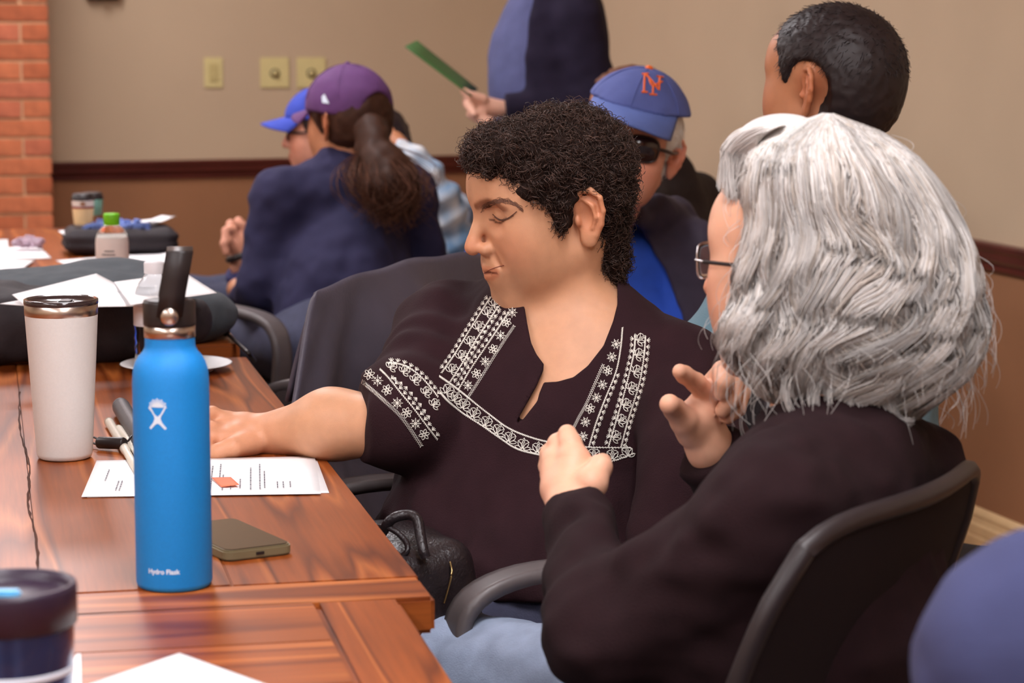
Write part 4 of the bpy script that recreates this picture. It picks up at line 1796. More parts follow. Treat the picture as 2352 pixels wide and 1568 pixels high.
up_ = [(700, 685), (800, 755), (900, 832), (1050, 950), (1190, 1050), (1350, 1115), (1520, 1155), (1730, 1180), (2040, 1186)]
dn_ = [(705, 800), (760, 860), (860, 940), (1000, 1030), (1130, 1120), (1240, 1190), (1360, 1225), (1480, 1245), (1700, 1275), (1890, 1282), (2065, 1225)]
st = rope(up_) + rope(dn_)
for x, y, a in ((733, 785, -1.0), (787, 838, -1.05), (850, 888, -1.1), (925, 950, -1.1), (1010, 1012, -1.15), (1092, 1068, -1.15), (1177, 1122, -1.25), (1275, 1172, -1.4),
                (1380, 1198, -1.45), (1480, 1216, -1.5), (1580, 1228, -1.5), (1680, 1235, -1.55), (1775, 1238, -1.55), (1905, 1245, -1.55), (2015, 1225, -1.7)):
    st += motif(x + 8, y + 26, a, 21, LOTUS, RS)
stitch_parts('chest_embroidery', st, RS)

# right yoke (picture left)
LA = [(1062, 130), (985, 250), (890, 400), (800, 540), (715, 660)]
LB = [(1115, 195), (1040, 310), (960, 430), (870, 580), (775, 722)]
LC = [(1190, 235), (1120, 340), (1040, 460), (930, 620), (830, 780)]
LD = [(1228, 330), (1160, 430), (1080, 555), (990, 700), (897, 838)]
st = rope(LA) + rope(LB) + rope(LC) + zigzag(LD)
st += sprigs(LA, 1) + sprigs(LB, -1) + sprigs(LC, 1, 15)
st += row([(1078, 200), (1030, 262), (965, 362), (905, 467), (843, 567), (775, 662)], -.95, 19, [LOTUS])
st += row([(1212, 238), (1172, 306), (1130, 400), (1080, 496), (1024, 582), (962, 667), (900, 750)], -.95, 13, [SNOW, FLOWER])
stitch_parts('right_yoke_embroidery', st, RS)

# left yoke (picture right)
LE = [(2075, 400), (2066, 520), (2035, 660), (1985, 850), (1935, 1010), (1885, 1180)]
LF = [(2147, 410), (2138, 540), (2110, 720), (2060, 890), (2015, 1030), (1975, 1175)]
LG = [(1985, 345), (1972, 490), (1940, 650), (1860, 850), (1800, 1010), (1750, 1175)]
LH = [(1850, 600), (1790, 740), (1730, 880), (1680, 970), (1635, 1060)]
st = rope(LE) + rope(LF) + rope(LG) + zigzag(LH)
st += sprigs(LE, 1) + sprigs(LF, -1) + sprigs([LG[2], LG[3], LG[4], LG[5]], -1, 15)
st += row([(2085, 440), (2075, 545), (2060, 662), (2025, 780), (1985, 895), (1950, 1005), (1910, 1120)], -.55, 19, [LOTUS])
st += row([(1940, 460), (1910, 550), (1880, 646), (1843, 745), (1802, 835), (1757, 912), (1725, 1005), (1708, 1106)], -.55, 13, [SNOW, SNOW, FLOWER])
stitch_parts('left_yoke_embroidery', st, RS)

# sleeve
SA = [(340, 592), (410, 598), (480, 622), (560, 680), (630, 755), (688, 828)]
SB = [(290, 640), (380, 670), (470, 740), (560, 840), (650, 970)]
SCv = [(285, 636), (340, 690), (420, 790), (520, 910), (610, 1030), (685, 1125)]
SD = [(148, 708), (240, 790), (330, 870), (420, 955), (500, 1060), (575, 1175)]
st = rope(SA) + rope(SCv, RS) + zigzag(SD, 4.2)
st += sprigs(SA, -1) + sprigs(SCv[1:], -1, 15) + sprigs(SB[1:], 1, 17)
st += row([(350, 632), (440, 662), (515, 725), (590, 812), (648, 895)], -.75, 17, [LOTUS])
st += row([(210, 672), (268, 716), (335, 782), (405, 872), (470, 940), (532, 1015), (592, 1092)], .6, 14, [FLOWER, SNOW])
stitch_parts('sleeve_embroidery', st, RS)

# --- short curly hair
def curlbase(P):
    Q = H1.loc(P)
    S = Q.copy()
    S[:, 1] = np.abs(S[:, 1])
    d = dell(Q, (-.018, 0, .044), (.098, .084, .077))
    d = smin(d, dell(Q, (-.040, 0, .02), (.064, .080, .085)), .03)
    d = smin(d, dell(S, (-.050, .024, -.062), (.030, .036, .056)), .03)
    d = smin(d, dell(Q, (.056, .01, .096), (.032, .054, .021)), .025)
    d = smax(d, -dell(Q, (.104, 0, .006), (.082, .110, .079)), .008)
    d = smin(d, dell(S, (.034, .057, .056), (.026, .018, .030)), .012)
    d = smin(d, dell(S, (.016, .067, .016), (.012, .010, .032)), .012)
    d = smin(d, dell(Q, (.040, 0, .078), (.05, .062, .030)), .02)
    d = smax(d, -dell(S, (-.014, .094, -.012), (.026, .032, .040)), .006)
    d = smax(d, -dell(S, (.04, .09, -.07), (.07, .06, .05)), .01)
    n = vnoise(P * 75) + .6 * vnoise(P * 140)
    return d * H1.s - .0045 * n


lo, hi = bb([H1.w(0, 0, .06), H1.w(-.06, 0, -.08)], .15)
hv, hq = sdf_mesh(curlbase, lo, hi, .0035)
me = mesh_np('hair', hv, hq)
set_col(me, np.ones((len(hv), 3)) * .75)
hb = link('hair', me, pm('hair_undermass', (44, 31, 27), .85, .2, 60, attr='Col', spec=.15), p1)
rg = np.random.default_rng(11)
NS, K = 8500, 13
pt, nn = pick_surface(hv, hq, NS, rg)
Qp = H1.loc(pt)
Qp[:, 1] = np.abs(Qp[:, 1])
ok = (dell(Qp, (-.014, .090, -.010), (.028, .034, .042)) > .003) & (dell(Qp, (.088, .0, .0), (.065, .12, .070)) > .0)
pt, nn = pt[ok], nn[ok]
NS = len(pt)
tg_ = np.cross(nn, rg.normal(size=(NS, 3)))
tg_ /= np.linalg.norm(tg_, axis=1)[:, None]
bt = np.cross(nn, tg_)
t = np.linspace(0, 1, K)[None, :, None]
turn = rg.uniform(1.0, 2.3, (NS, 1, 1)) * 2 * pi
hr = rg.uniform(.003, .0075, (NS, 1, 1))
ph0 = rg.uniform(0, 6.28, (NS, 1, 1))
ln_ = rg.uniform(.008, .022, (NS, 1, 1))
out = rg.uniform(.0, .55, (NS, 1, 1))
P = pt[:, None] - nn[:, None] * .003 + (tg_[:, None] * (1 - out) + nn[:, None] * out) * ln_ * t \
    + hr * (np.cos(ph0 + turn * t) * bt[:, None] + np.sin(ph0 + turn * t) * nn[:, None])
cl_ = np.repeat(rg.uniform(.6, 1.9, (NS, 1)), 3, 1) * V(1.0, .96, .92)
hair_strands('curls', hb, P, rg.uniform(.00035, .0008, NS), .0003, cl_, M_curl)
# ------------------------------------------------------------------ the woman with grey hair, back to us
M_skin2 = skin_mat('skin_fair', (222, 170, 142))
M_sweater = pm('sweater_black_knit', (34, 18, 21), .95, .12, 40, bump=.5, bscale=700, spec=.2)
M_jeans_l = pm('denim_light', (150, 164, 188), .85, .16, 26, bump=.4, bscale=500)
M_grey = pm('hair_grey', (198, 194, 190), .5, .06, 30, attr='Col')

H2 = Head(1850, 620, 2.37, 128, 2, 0, 0.99)
F2 = V(-.85, .525, 0)
L2 = V(-.525, -.85, 0)
B2 = np.stack([L2, F2, V(0, 0, 1)], 1)
MS2 = V(.305, 2.285, .872)
SL2, SR2 = MS2 + L2 * .145 + V(0, -.008, -.022), MS2 - L2 * .15 + V(0, 0, -.035)
CH2 = V(.285, 2.275, .72)
PV2 = V(.235, 2.31, .56)
EL2, WL2 = D(1392, 1470, 2.26), D(1316, 1172, 2.45)
ER2, WR2 = V(.335, 2.62, .72), D(1632, 1030, 2.60)


def torso2(P, g=0.0):
    d = dell(P, CH2, (.158 + g, .112 + g, .19 + g), B2)
    d = smin(d, dell(P, CH2 * .5 + PV2 * .5, (.155 + g, .125 + g, .18 + g), B2), .07)
    d = smin(d, dell(P, PV2, (.18 + g, .16 + g, .13 + g), B2), .07)
    d = smin(d, dseg(P, MS2 + V(0, 0, .005), SL2, .062 + g, .056 + g), .05)
    d = smin(d, dseg(P, MS2 + V(0, 0, .005), SR2, .062 + g, .056 + g), .05)
    return d


def neck2(P):
    return dseg(P, H2.w(-.02, 0, -.04), MS2 + V(0, 0, .01), .05, .056)


lo, hi = bb([H2.c, H2.w(0, 0, .12), MS2], .14)
top = sdf_mesh(lambda P: smin(smin(H2.skin(P), neck2(P), .03), torso2(P, -.012), .03), lo, hi, .0035)
g2 = 2.46
handL = [
    ([WL2, D(1312, 1125, g2 + .01), D(1318, 1060, g2 + .02)], [.0245, .0265, .0185]),
    ([WL2, D(1290, 1120, g2 + .02), D(1278, 1062, g2 + .035)], [.024, .022, .0165]),
    ([D(1318, 1060, g2 + .02), D(1310, 1018, g2 + .028), D(1303, 996, g2 + .036)], [.0150, .0118, .0098]),
    ([D(1300, 1055, g2 + .03), D(1283, 1020, g2 + .045), D(1292, 1012, g2 + .072), D(1312, 1040, g2 + .085)], [.0140, .0115, .0100, .0085]),
    ([D(1282, 1066, g2 + .035), D(1264, 1042, g2 + .052), D(1272, 1040, g2 + .078), D(1298, 1060, g2 + .085)], [.0135, .0108, .0096, .0082]),
    ([D(1268, 1088, g2 + .035), D(1258, 1070, g2 + .055), D(1270, 1075, g2 + .075), D(1292, 1085, g2 + .078)], [.0120, .0095, .0085, .0075]),
    ([D(1330, 1140, g2 - .005), D(1358, 1108, g2 - .012), D(1378, 1072, g2 - .002), D(1384, 1062, g2 + .022)], [.0190, .0170, .0125, .0098]),
]
g3 = 2.60
handR = [
    ([WR2, D(1598, 968, g3 - .01), D(1622, 912, g3 - .005)], [.0235, .024, .0150]),
    ([WR2, D(1612, 965, g3 + .0), D(1660, 900, g3 + .015)], [.0235, .023, .016]),
    ([D(1630, 912, g3 - .008), D(1598, 878, g3 - .028), D(1572, 860, g3 - .046), D(1562, 853, g3 - .055)], [.0128, .0105, .0094, .0082]),
    ([D(1640, 880, g3 + .0), D(1660, 852, g3 - .018), D(1664, 880, g3 - .044), D(1658, 902, g3 - .040)], [.0130, .0112, .0102, .0086]),
    ([D(1658, 892, g3 + .008), D(1688, 872, g3 - .010), D(1682, 915, g3 - .032), D(1660, 942, g3 - .030)], [.0125, .0108, .0098, .0084]),
    ([D(1662, 910, g3 + .012), D(1704, 900, g3 - .004), D(1694, 938, g3 - .020), D(1672, 958, g3 - .020)], [.0115, .0095, .0088, .0075]),
    ([D(1592, 990, g3 - .015), D(1572, 965, g3 - .030), D(1550, 940, g3 - .045), D(1538, 928, g3 - .062)], [.0190, .0155, .0120, .0108]),
]
lo, hi = bb([WL2, D(1300, 985, 2.45), D(1385, 1060, 2.47), D(1258, 1090, 2.54)], .06)
hl = sdf_mesh(lambda P: smin(hand_chain(P, handL, .005), dseg(P, EL2, WL2, .034, .024), .01), lo, hi, .0024)
lo, hi = bb([WR2, D(1555, 850, 2.55), D(1710, 900, 2.6), D(1530, 925, 2.54)], .05)
hr_ = sdf_mesh(lambda P: smin(hand_chain(P, handR, .004), dseg(P, ER2, WR2, .034, .024), .01), lo, hi, .0024)
lo, hi = bb([SL2, SR2, PV2, EL2, ER2, WL2, WR2], .2)
core = sdf_mesh(lambda P: smin(torso2(P, -.03), np.minimum(dchain(P, [SL2, EL2, WL2], [.04, .036, .024], .01), dchain(P, [SR2, ER2, WR2], [.04, .036, .024], .01)), .02), lo, hi, .010)
p2, _, _ = body_mesh('person', [top, hl, hr_, core], M_skin2, 'woman with shoulder-length grey hair in a black sweater, gesturing with both hands', 'person',
                     lambda v: skin_cols(H2, v, None, brow=(.6, .5, .45)) * V(1.0, .97, .95))


def sweater(P):
    d = torso2(P, .012)
    d = smin(d, dseg(P, MS2 + V(0, 0, .01), MS2 + V(0, 0, .02), .060, .056), .03)
    a = dchain(P, [SL2, EL2 + V(.0, 0, .0)], [.064, .055], .02)
    a = smin(a, dseg(P, EL2, WL2, .055, .0385), .03)
    cut = (P - WL2) @ nrm(WL2 - EL2) + .004
    a = smax(a, cut, .006)
    b = dchain(P, [SR2, ER2], [.068, .06], .02)
    b = smin(b, dseg(P, ER2, WR2, .058, .038), .03)
    b = smax(b, (P - WR2) @ nrm(WR2 - ER2) + .0, .006)
    d = smin(d, np.minimum(a, b), .03)
    fold = .010 * vnoise(P * V(12, 12, 19)) + .0045 * vnoise(P * V(34, 34, 44) + 3)
    d = smax(d, .53 - P[:, 2], .01)
    return d + fold


lo, hi = bb([SL2, SR2, PV2, EL2, ER2, WL2, WR2], .13)
sv, sq = sdf_mesh(sweater, lo, hi, .0055)
link('sweater', mesh_np('sweater', sv, sq), M_sweater, p2)
# light jeans: near leg below the frame, far leg seen past the table corner
kL, kR = D(900, 1700, 2.45), D(900, 1478, 2.88)


def jeans2(P):
    hl_, hr2 = PV2 + L2 * .085 + V(0, 0, -.02), PV2 - L2 * .085 + V(0, 0, .0)
    d = dell(P, PV2 + V(0, 0, -.02), (.175, .165, .11), B2)
    for hp, kn in ((hl_, V(kL[0], kL[1], .53)), (hr2, V(kR[0], kR[1], .545))):
        an = kn + F2 * .0
        an[2] = .09
        d = smin(d, dseg(P, hp, kn, .092, .074), .04)
        d = smin(d, dseg(P, kn, an, .068, .05), .04)
    return d + .005 * vnoise(P * V(12, 30, 12)) + .003 * vnoise(P * 40)


lo, hi = bb([PV2, V(kL[0], kL[1], .05), V(kR[0], kR[1], .5)], .2)
v, q = sdf_mesh(jeans2, lo, hi, .008)
link('jeans', mesh_np('jeans', v, q), M_jeans_l, p2)
shoes(p2, V((kL[0] + kR[0]) / 2, (kL[1] + kR[1]) / 2, 0), F2, L2, .1, .0, MATS['dark_plastic'])

# --- grey hair
ROWS = np.array([(262, 1880, 1905), (268, 1850, 1930), (280, 1815, 1965), (296, 1780, 2005), (320, 1732, 2045), (355, 1706, 2088), (400, 1698, 2126), (450, 1698, 2160), (500, 1704, 2186), (560, 1698, 2211),
                 (640, 1680, 2232), (720, 1655, 2246), (790, 1652, 2236), (850, 1690, 2204), (900, 1740, 2155), (945, 1840, 2105)], float)
HD = 2.37
zrow = np.array([D(1900, y, HD)[2] for y in ROWS[:, 0]])
xc = (ROWS[:, 1] + ROWS[:, 2]) / 2
xw = (ROWS[:, 2] - ROWS[:, 1]) / 2
Xc = (xc - 1176) / F * HD
Xw = xw / F * HD
YC = D(1900, 600, HD)[1] - .012


def sq(x, e=.62):
    return np.sign(x) * np.abs(x) ** e



def env(z):
    o = np.argsort(zrow)
    return np.interp(z, zrow[o], Xc[o]), np.interp(z, zrow[o], Xw[o])


rg = np.random.default_rng(5)
# solid mass below the strands
zz = np.linspace(zrow[0] - .001, zrow[-2], 60)
ph = np.linspace(0, 2 * pi, 72, endpoint=False)
P = np.zeros((60, 72, 3))
for i, z in enumerate(zz):
    a, b = env(z)
    k = .94 + .02 * np.sin(ph * 9 + 3 * sin(z * 40))
    P[i] = np.stack([a + b * k * sq(np.sin(ph)), YC - (b * .75 + .025 * min(1, b / .08)) * k * sq(np.cos(ph)), np.full(72, z)], 1)
me = grid_mesh('hair', P, True)
set_col(me, np.ones((len(me.vertices), 3)) * .75)
hb2 = link('hair', me, M_grey, p2)
NS, K = 5600, 22
phi = rg.uniform(-1.9, 1.9, NS)
phi = phi + .0
keep = phi > -1.62
phi = phi[keep]
NS = len(phi)
t = np.linspace(0, 1, K)[None, :]
ztop = zrow[0] + .002 - rg.random((NS, 1)) ** 1.5 * .05
zend = zrow[-1] + rg.random((NS, 1)) ** 1.3 * .115 - .004
z = ztop + (zend - ztop) * t ** .85
a, b = env(z)
lay = rg.uniform(.93, 1.035, (NS, 1))
# locks: strands share a wave with their neighbours
lock = np.floor((phi + 4) * 11 + rg.normal(0, .25, NS)).astype(int)
lr = np.random.default_rng(8)
lp = lr.uniform(0, 6.28, 400)[lock][:, None]
lf = lr.uniform(55, 95, 400)[lock][:, None]
la = lr.uniform(.8, 1.9, 400)[lock][:, None]
low = np.clip((zrow[2] - z) / (zrow[2] - zrow[-1]), 0, 1)
wav = la * low ** 1.3 * np.sin(lf * z + lp) + rg.normal(0, .12, (NS, 1)) * low
pz = phi[:, None] + .11 * wav + .10 * low ** 3 * lr.normal(0, 1, 400)[lock][:, None] + rg.normal(0, .03, (NS, 1))
rr = lay + .045 * low * np.cos(lf * z + lp) * la + .06 * np.clip(t - .82, 0, 1) / .18 * lr.normal(-.5, .8, 400)[lock][:, None]
rr = np.minimum(rr, 1.045)
X = a + b * rr * sq(np.sin(pz))
Y = YC - (b * .75 + .025 * np.minimum(1, b / .08)) * rr * sq(np.cos(pz))
Pst = np.stack([X, Y, z], -1)
shade = lr.uniform(.68, 1.28, 400)[lock][:, None] * rg.uniform(.8, 1.15, (NS, 1))
tint = np.where(rg.random((NS, 1)) < .35, V(.80, .74, .68)[None], V(1, 1, 1)[None])
hair_strands('strands', hb2, Pst, rg.uniform(.0005, .0010, NS), .00035, np.clip(shade * tint, .3, 1.25), M_grey)
# fly-away wisps
NF, K = 420, 14
phi = rg.uniform(-1.7, 1.9, NF)
z0 = rg.uniform(zrow[-2], zrow[2], NF)
a, b = env(z0)
base = np.stack([a + b * sq(np.sin(phi)), YC - b * .9 * sq(np.cos(phi)), z0], 1)
outv = np.stack([np.sin(phi), -np.cos(phi), np.zeros(NF)], 1)
t = np.linspace(0, 1, K)[None, :, None]
ln_ = rg.uniform(.02, .06, (NF, 1, 1))
Pf = base[:, None] + outv[:, None] * (.024 * rg.random((NF, 1, 1)) * np.sin(2.2 * t)) + V(0, 0, -1) * ln_ * t + np.cross(outv, V(0, 0, 1))[:, None] * (rg.normal(0, .012, (NF, 1, 1)) * np.sin(3 * t + rg.uniform(0, 3, (NF, 1, 1))))
hair_strands('wisps', hb2, Pf, .0003, .0002, np.ones((NF, 3)) * rg.uniform(.8, 1.2, (NF, 1)), M_grey)
# loose curls at the nape
NC, K = 160, 26
lk = rg.integers(0, 9, NC)
cx_ = lr.uniform(1790, 2120, 9)[lk]
cy_ = np.interp(cx_, [1780, 1900, 2050, 2120], [900, 925, 935, 905])
c0 = np.array([D(x, y, HD - .105 + .03 * (x - 1790) / 330) for x, y in zip(cx_, cy_)])
t = np.linspace(0, 1, K)[None, :]
rad_ = lr.uniform(.010, .018, 9)[lk][:, None] * (1 - .3 * t)
an_ = lr.uniform(0, 2, 9)[lk][:, None] + t * lr.uniform(3.2, 5.0, 9)[lk][:, None]
jit = rg.normal(0, .0025, (NC, 3))
Pc = np.stack([c0[:, :1] + rad_ * np.cos(an_), c0[:, 1:2] - .006 * t, c0[:, 2:] + .02 - .03 * t + rad_ * np.sin(an_)], -1) + jit[:, None]
hair_strands('nape_curls', hb2, Pc, .0006, .0003, np.ones((NC, 3)) * rg.uniform(.6, 1.1, (NC, 1)), M_grey)
# white swept front
NB_, K = 1900, 18
s = rg.random(NB_)
q_ = rg.random(NB_)
r0_ = np.array([D(1795 + 40 * a_ - 60 * b_, 288 + 26 * b_, 2.30 + .06 * a_) for a_, b_ in zip(s, q_)])
m0_ = np.array([D(1700 - 20 * a_ + 50 * b_, 292 + 60 * b_ + rg.normal(0, 5), 2.315 + .07 * a_) for a_, b_ in zip(s, q_)])
m1_ = np.array([D(1652 + 46 * b_ + rg.normal(0, 4), 345 + 50 * b_, 2.335 + .07 * a_) for a_, b_ in zip(s, q_)])
e0_ = np.array([D(1668 + 55 * b_ + rg.normal(0, 8), 428 + 36 * b_ + rg.normal(0, 12), 2.335 + .06 * a_) for a_, b_ in zip(s, q_)])
t = np.linspace(0, 1, K)[None, :, None]
Pb = (1 - t) ** 3 * r0_[:, None] + 3 * (1 - t) ** 2 * t * (m0_ * 1.25 - r0_ * .25)[:, None] + 3 * (1 - t) * t * t * (m1_ * 1.3 - e0_ * .3)[:, None] + t ** 3 * e0_[:, None]
Pb[..., 2] += .004 * np.sin(9 * t[..., 0] + 5 * q_[:, None]) * t[..., 0]
hair_strands('fringe', hb2, Pb, rg.uniform(.0006, .0011, NB_), .0004, np.ones((NB_, 3)) * rg.uniform(1.0, 1.28, (NB_, 1)), M_grey)


def fringe(P):
    d = dell(P, D(1740, 374, 2.40), (.028, .045, .024))
    return smin(d, dell(P, D(1800, 322, 2.368), (.042, .062, .026)), .03)


lo, hi = bb([D(1722, 362, 2.385), D(1790, 325, 2.37)], .07)
v, q = sdf_mesh(fringe, lo, hi, .004)
me = mesh_np('fringe_mass', v, q)
set_col(me, np.ones((len(v), 3)) * 1.05)
link('fringe_mass', me, M_grey, hb2)

# --- rimless glasses
M_glass = pm('clear_lens', (250, 250, 252), .02, .0, 5, trans=1.0, ior=1.2)
M_wire = pm('silver_wire', (200, 198, 200), .25, .05, 40, metal=1.0)
gl = empty('glasses')
gl.parent = p2
for s in (1, -1):
    P = np.zeros((9, 9, 3))
    for i, u in enumerate(np.linspace(-1, 1, 9)):
        for j, w_ in enumerate(np.linspace(-1, 1, 9)):
            e = max(abs(u), abs(w_)) / max(1e-6, (abs(u) ** 4 + abs(w_) ** 4) ** .25) if (u or w_) else 1
            P[i, j] = H2.w(.104 - .25 * abs(.033 + .024 * u * e) ** 1.0 + .0, s * (.033 + .025 * u * e), .010 + .018 * w_ * e)
    o = link('lens', grid_mesh('lens', P), M_glass, gl)
    solidify(o, .002)
    rim = np.concatenate([P[0, :], P[1:, -1], P[-1, ::-1][1:], P[::-1, 0][1:]])
    v, q = tubes([rim], .0007, 5)
    link('rim', mesh_np('rim', v, q), M_wire, gl)
    v, q = tubes([[H2.w(.088, s * .060, .014), H2.w(.085, s * .068, .013), H2.w(.07, s * .073, .012)]], .0012, 6)
    link('hinge', mesh_np('hinge', v, q), M_wire, gl)
    v, q = tubes([[H2.w(.072, s * .073, .012), H2.w(.03, s * .077, .010), H2.w(-.01, s * .079, .009), H2.w(-.025, s * .078, -.008)]], .0021, 6)
    link('temple', mesh_np('temple', v, q), M_black, gl)
v, q = tubes([curve_pts([H2.w(.100, .010, .016), H2.w(.104, 0, .019), H2.w(.100, -.010, .016)], 8)], .001, 5)
link('bridge', mesh_np('bridge', v, q), M_wire, gl)
# ------------------------------------------------------------------ the other people round the tables
M_skin3 = skin_mat('skin_ruddy', (214, 150, 124))
M_skin4 = skin_mat('skin_tan', (186, 124, 88))
M_skin5 = skin_mat('skin_pale', (226, 174, 150))
M_dkhair = pm('hair_black_brown', (34, 22, 22), .55, .2, 60, attr='Col')
M_white_hair = pm('hair_white', (226, 220, 212), .6, .06, 60, attr='Col')
M_brnhair = pm('hair_brown', (98, 60, 42), .6, .2, 60, attr='Col', spec=.25)


def simple_person(H, label, skin, ms, half, yaw, cloth, pv=None, ch_dz=-.17, width=.16, deep=.11, arms=(), hands=(), h_head=.0055, hcloth=.008, brow=(.5, .4, .35),
                  fold=.004, hem=None, legs=None, collar=True, extra=None, legopts=None, name_cloth='shirt', tuck=0.0, lash=True, noleg=False, cfold=None, bbx=(), armr=(.06, .053, .036)):
    """seated figure: head and neck, torso from the shoulder middle, arms as (shoulder side, elbow, wrist), hands as finger chains"""
    y = radians(yaw)
    f = V(-sin(y), -cos(y), 0)
    l = V(cos(y), -sin(y), 0)
    B = np.stack([l, f, V(0, 0, 1)], 1)
    ms = np.asarray(ms, float)
    sh = {'l': ms + l * half + V(0, 0, -.03), 'r': ms - l * half + V(0, 0, -.03)}
    ch = ms + V(0, 0, ch_dz) + f * .01
    pv = V(ms[0], ms[1], .56) if pv is None else pv

    def torso(P, g):
        d = dell(P, ch, (width + g, deep + g, .19 + g), B)
        d = smin(d, dell(P, ch * .5 + pv * .5, (width + g, deep + .015 + g, .19 + g), B), .07)
        d = smin(d, dell(P, pv, (width + .015 + g, deep + .04 + g, .13 + g), B), .07)
        for s in 'lr':
            d = smin(d, dseg(P, ms, sh[s], .058 + g, .052 + g), .05)
        return d

    def top(P):
        d = smin(H.skin(P), dseg(P, H.w(-.02, 0, -.04), ms + V(0, 0, .01), .052, .058), .03)
        return smin(d, torso(P, -.01), .03)
    lo, hi = bb([H.c, H.w(0, 0, .12), ms], .14)
    parts = [sdf_mesh(top, lo, hi, h_head)]

    def core(P):
        d = torso(P, -.03)
        for s, e, w_ in arms:
            d = smin(d, dchain(P, [sh[s], e, w_], [.04, .034, .023], .01), .02)
        return d
    lo, hi = bb([ms, pv] + [x for a in arms for x in a[1:]] + list(sh.values()), .18)
    parts.append(sdf_mesh(core, lo, hi, .014))
    for segs in hands:
        pts = [x for c in segs for x in c[0]]
        lo2, hi2 = bb(pts, .04)
        parts.append(sdf_mesh(lambda P: hand_chain(P, segs, .005), lo2, hi2, .0038))
    p, _, _ = body_mesh('person', parts, skin, label, 'person', lambda v: skin_cols(H, v, None, brow=brow, lash=lash))

    def clothfn(P):
        d = torso(P, .01)
        if collar:
            d = smin(d, dseg(P, ms + V(0, 0, .02), ms + V(0, 0, .05), .066, .060), .03)
        for s, e, w_ in arms:
            a = dchain(P, [sh[s], e], [armr[0], armr[1]], .02)
            a = smin(a, dseg(P, e, w_, armr[1] - .004, armr[2]), .03)
            a = smax(a, (P - w_) @ nrm(w_ - e) + .005, .005)
            d = smin(d, a, .03)
        if hem is not None:
            d = smax(d, hem - P[:, 2], .01)
        if extra is not None:
            d = extra(P, d)
        fd = cfold(P) if cfold else (fold * vnoise(P * V(16, 16, 22)) + fold * .6 * vnoise(P * 38))
        return d + fd
    lo, hi = bb([ms, pv] + [x for a in arms for x in a[1:]] + list(sh.values()) + list(bbx), .13)
    v, q = sdf_mesh(clothfn, lo, hi, hcloth)
    co = link(name_cloth, mesh_np(name_cloth, v, q), cloth, p)
    if not noleg:
        legs_part(p, legs or M_jeans_d, V(pv[0], pv[1], .55), f, l, zk=.53, spread=.12, ln=.42, h=.02, **(legopts or {}))
    return p, co, torso, sh, f, l, B, (v, q)


def hair_obj(p, fn, H, mat, h=.005, shade=1.0, pad=.16):
    lo, hi = bb([H.w(-.01, 0, .02)], pad)
    v, q = sdf_mesh(fn, lo, hi, h)
    me = mesh_np('hair', v, q)
    set_col(me, np.ones((len(v), 3)) * shade)
    return link('hair', me, mat, p), v, q


def stubble(o, v, q, n, ln, mat, flow, rad=.0006, lift=.25, rng=None, shade=(.6, 1.4), sel=None):
    """short strands combed along a direction"""
    rg_ = rng or np.random.default_rng(3)
    p, nn = pick_surface(v, q, n, rg_)
    if sel is not None:
        k = sel(p)
        p, nn = p[k], nn[k]
        n = len(p)
    fl = np.asarray(flow, float)[None] + rg_.normal(0, .25, (n, 3))
    fl = fl - nn * (fl * nn).sum(1)[:, None]
    fl /= np.linalg.norm(fl, axis=1)[:, None] + 1e-9
    t = np.linspace(0, 1, 6)[None, :, None]
    L_ = ln * rg_.uniform(.6, 1.3, (n, 1, 1))
    P = p[:, None] - nn[:, None] * .001 + fl[:, None] * L_ * t + nn[:, None] * L_ * lift * t
    hair_strands('strands', o, P, rad, rad * .5, np.ones((n, 3)) * rg_.uniform(*shade, (n, 1)), mat)


# --- man with cropped dark hair behind the grey-haired woman
M_teal = pm('shirt_teal_grey', (98, 126, 138), .85, .08, 30, bump=.3, bscale=400)
H4 = Head(1908, 205, 3.6, 133, 0, 0, 1.03)
ms4 = V(.50, 3.62, .99)
el4, wr4 = D(1640, 810, 3.45), D(1560, 850, 3.55)
M_khaki = pm('trousers_khaki', (150, 128, 100), .85, .08, 30, bump=.3, bscale=400)
p4, *_r = simple_person(H4, 'man with cropped dark hair seen from behind, above the grey-haired woman', M_skin4, ms4, .185, 128, M_teal,
                        arms=(('l', el4, wr4), ('r', V(.66, 3.9, .72), V(.45, 4.0, .72))), brow=(.25, .18, .15), h_head=.0038, legs=M_khaki, width=.165,
                        hands=([([wr4, wr4 + V(-.04, .03, 0)], [.022, .028]), ([wr4 + V(-.04, .03, 0), wr4 + V(-.08, .05, -.02)], [.012, .009])],))


def crop4(P):
    return H4.short_hair(P, .004, .080, -.070, (.046, .032, .052), -.012) + .0012 * vnoise(P * 160)


o, v, q = hair_obj(p4, crop4, H4, M_dkhair, .004, 1.0)
stubble(o, v, q, 3500, .010, M_dkhair, H4.R @ V(.5, 0, -.6), .0005, .35, shade=(.6, 1.6), sel=lambda p: H4.loc(p)[:, 2] > .02)

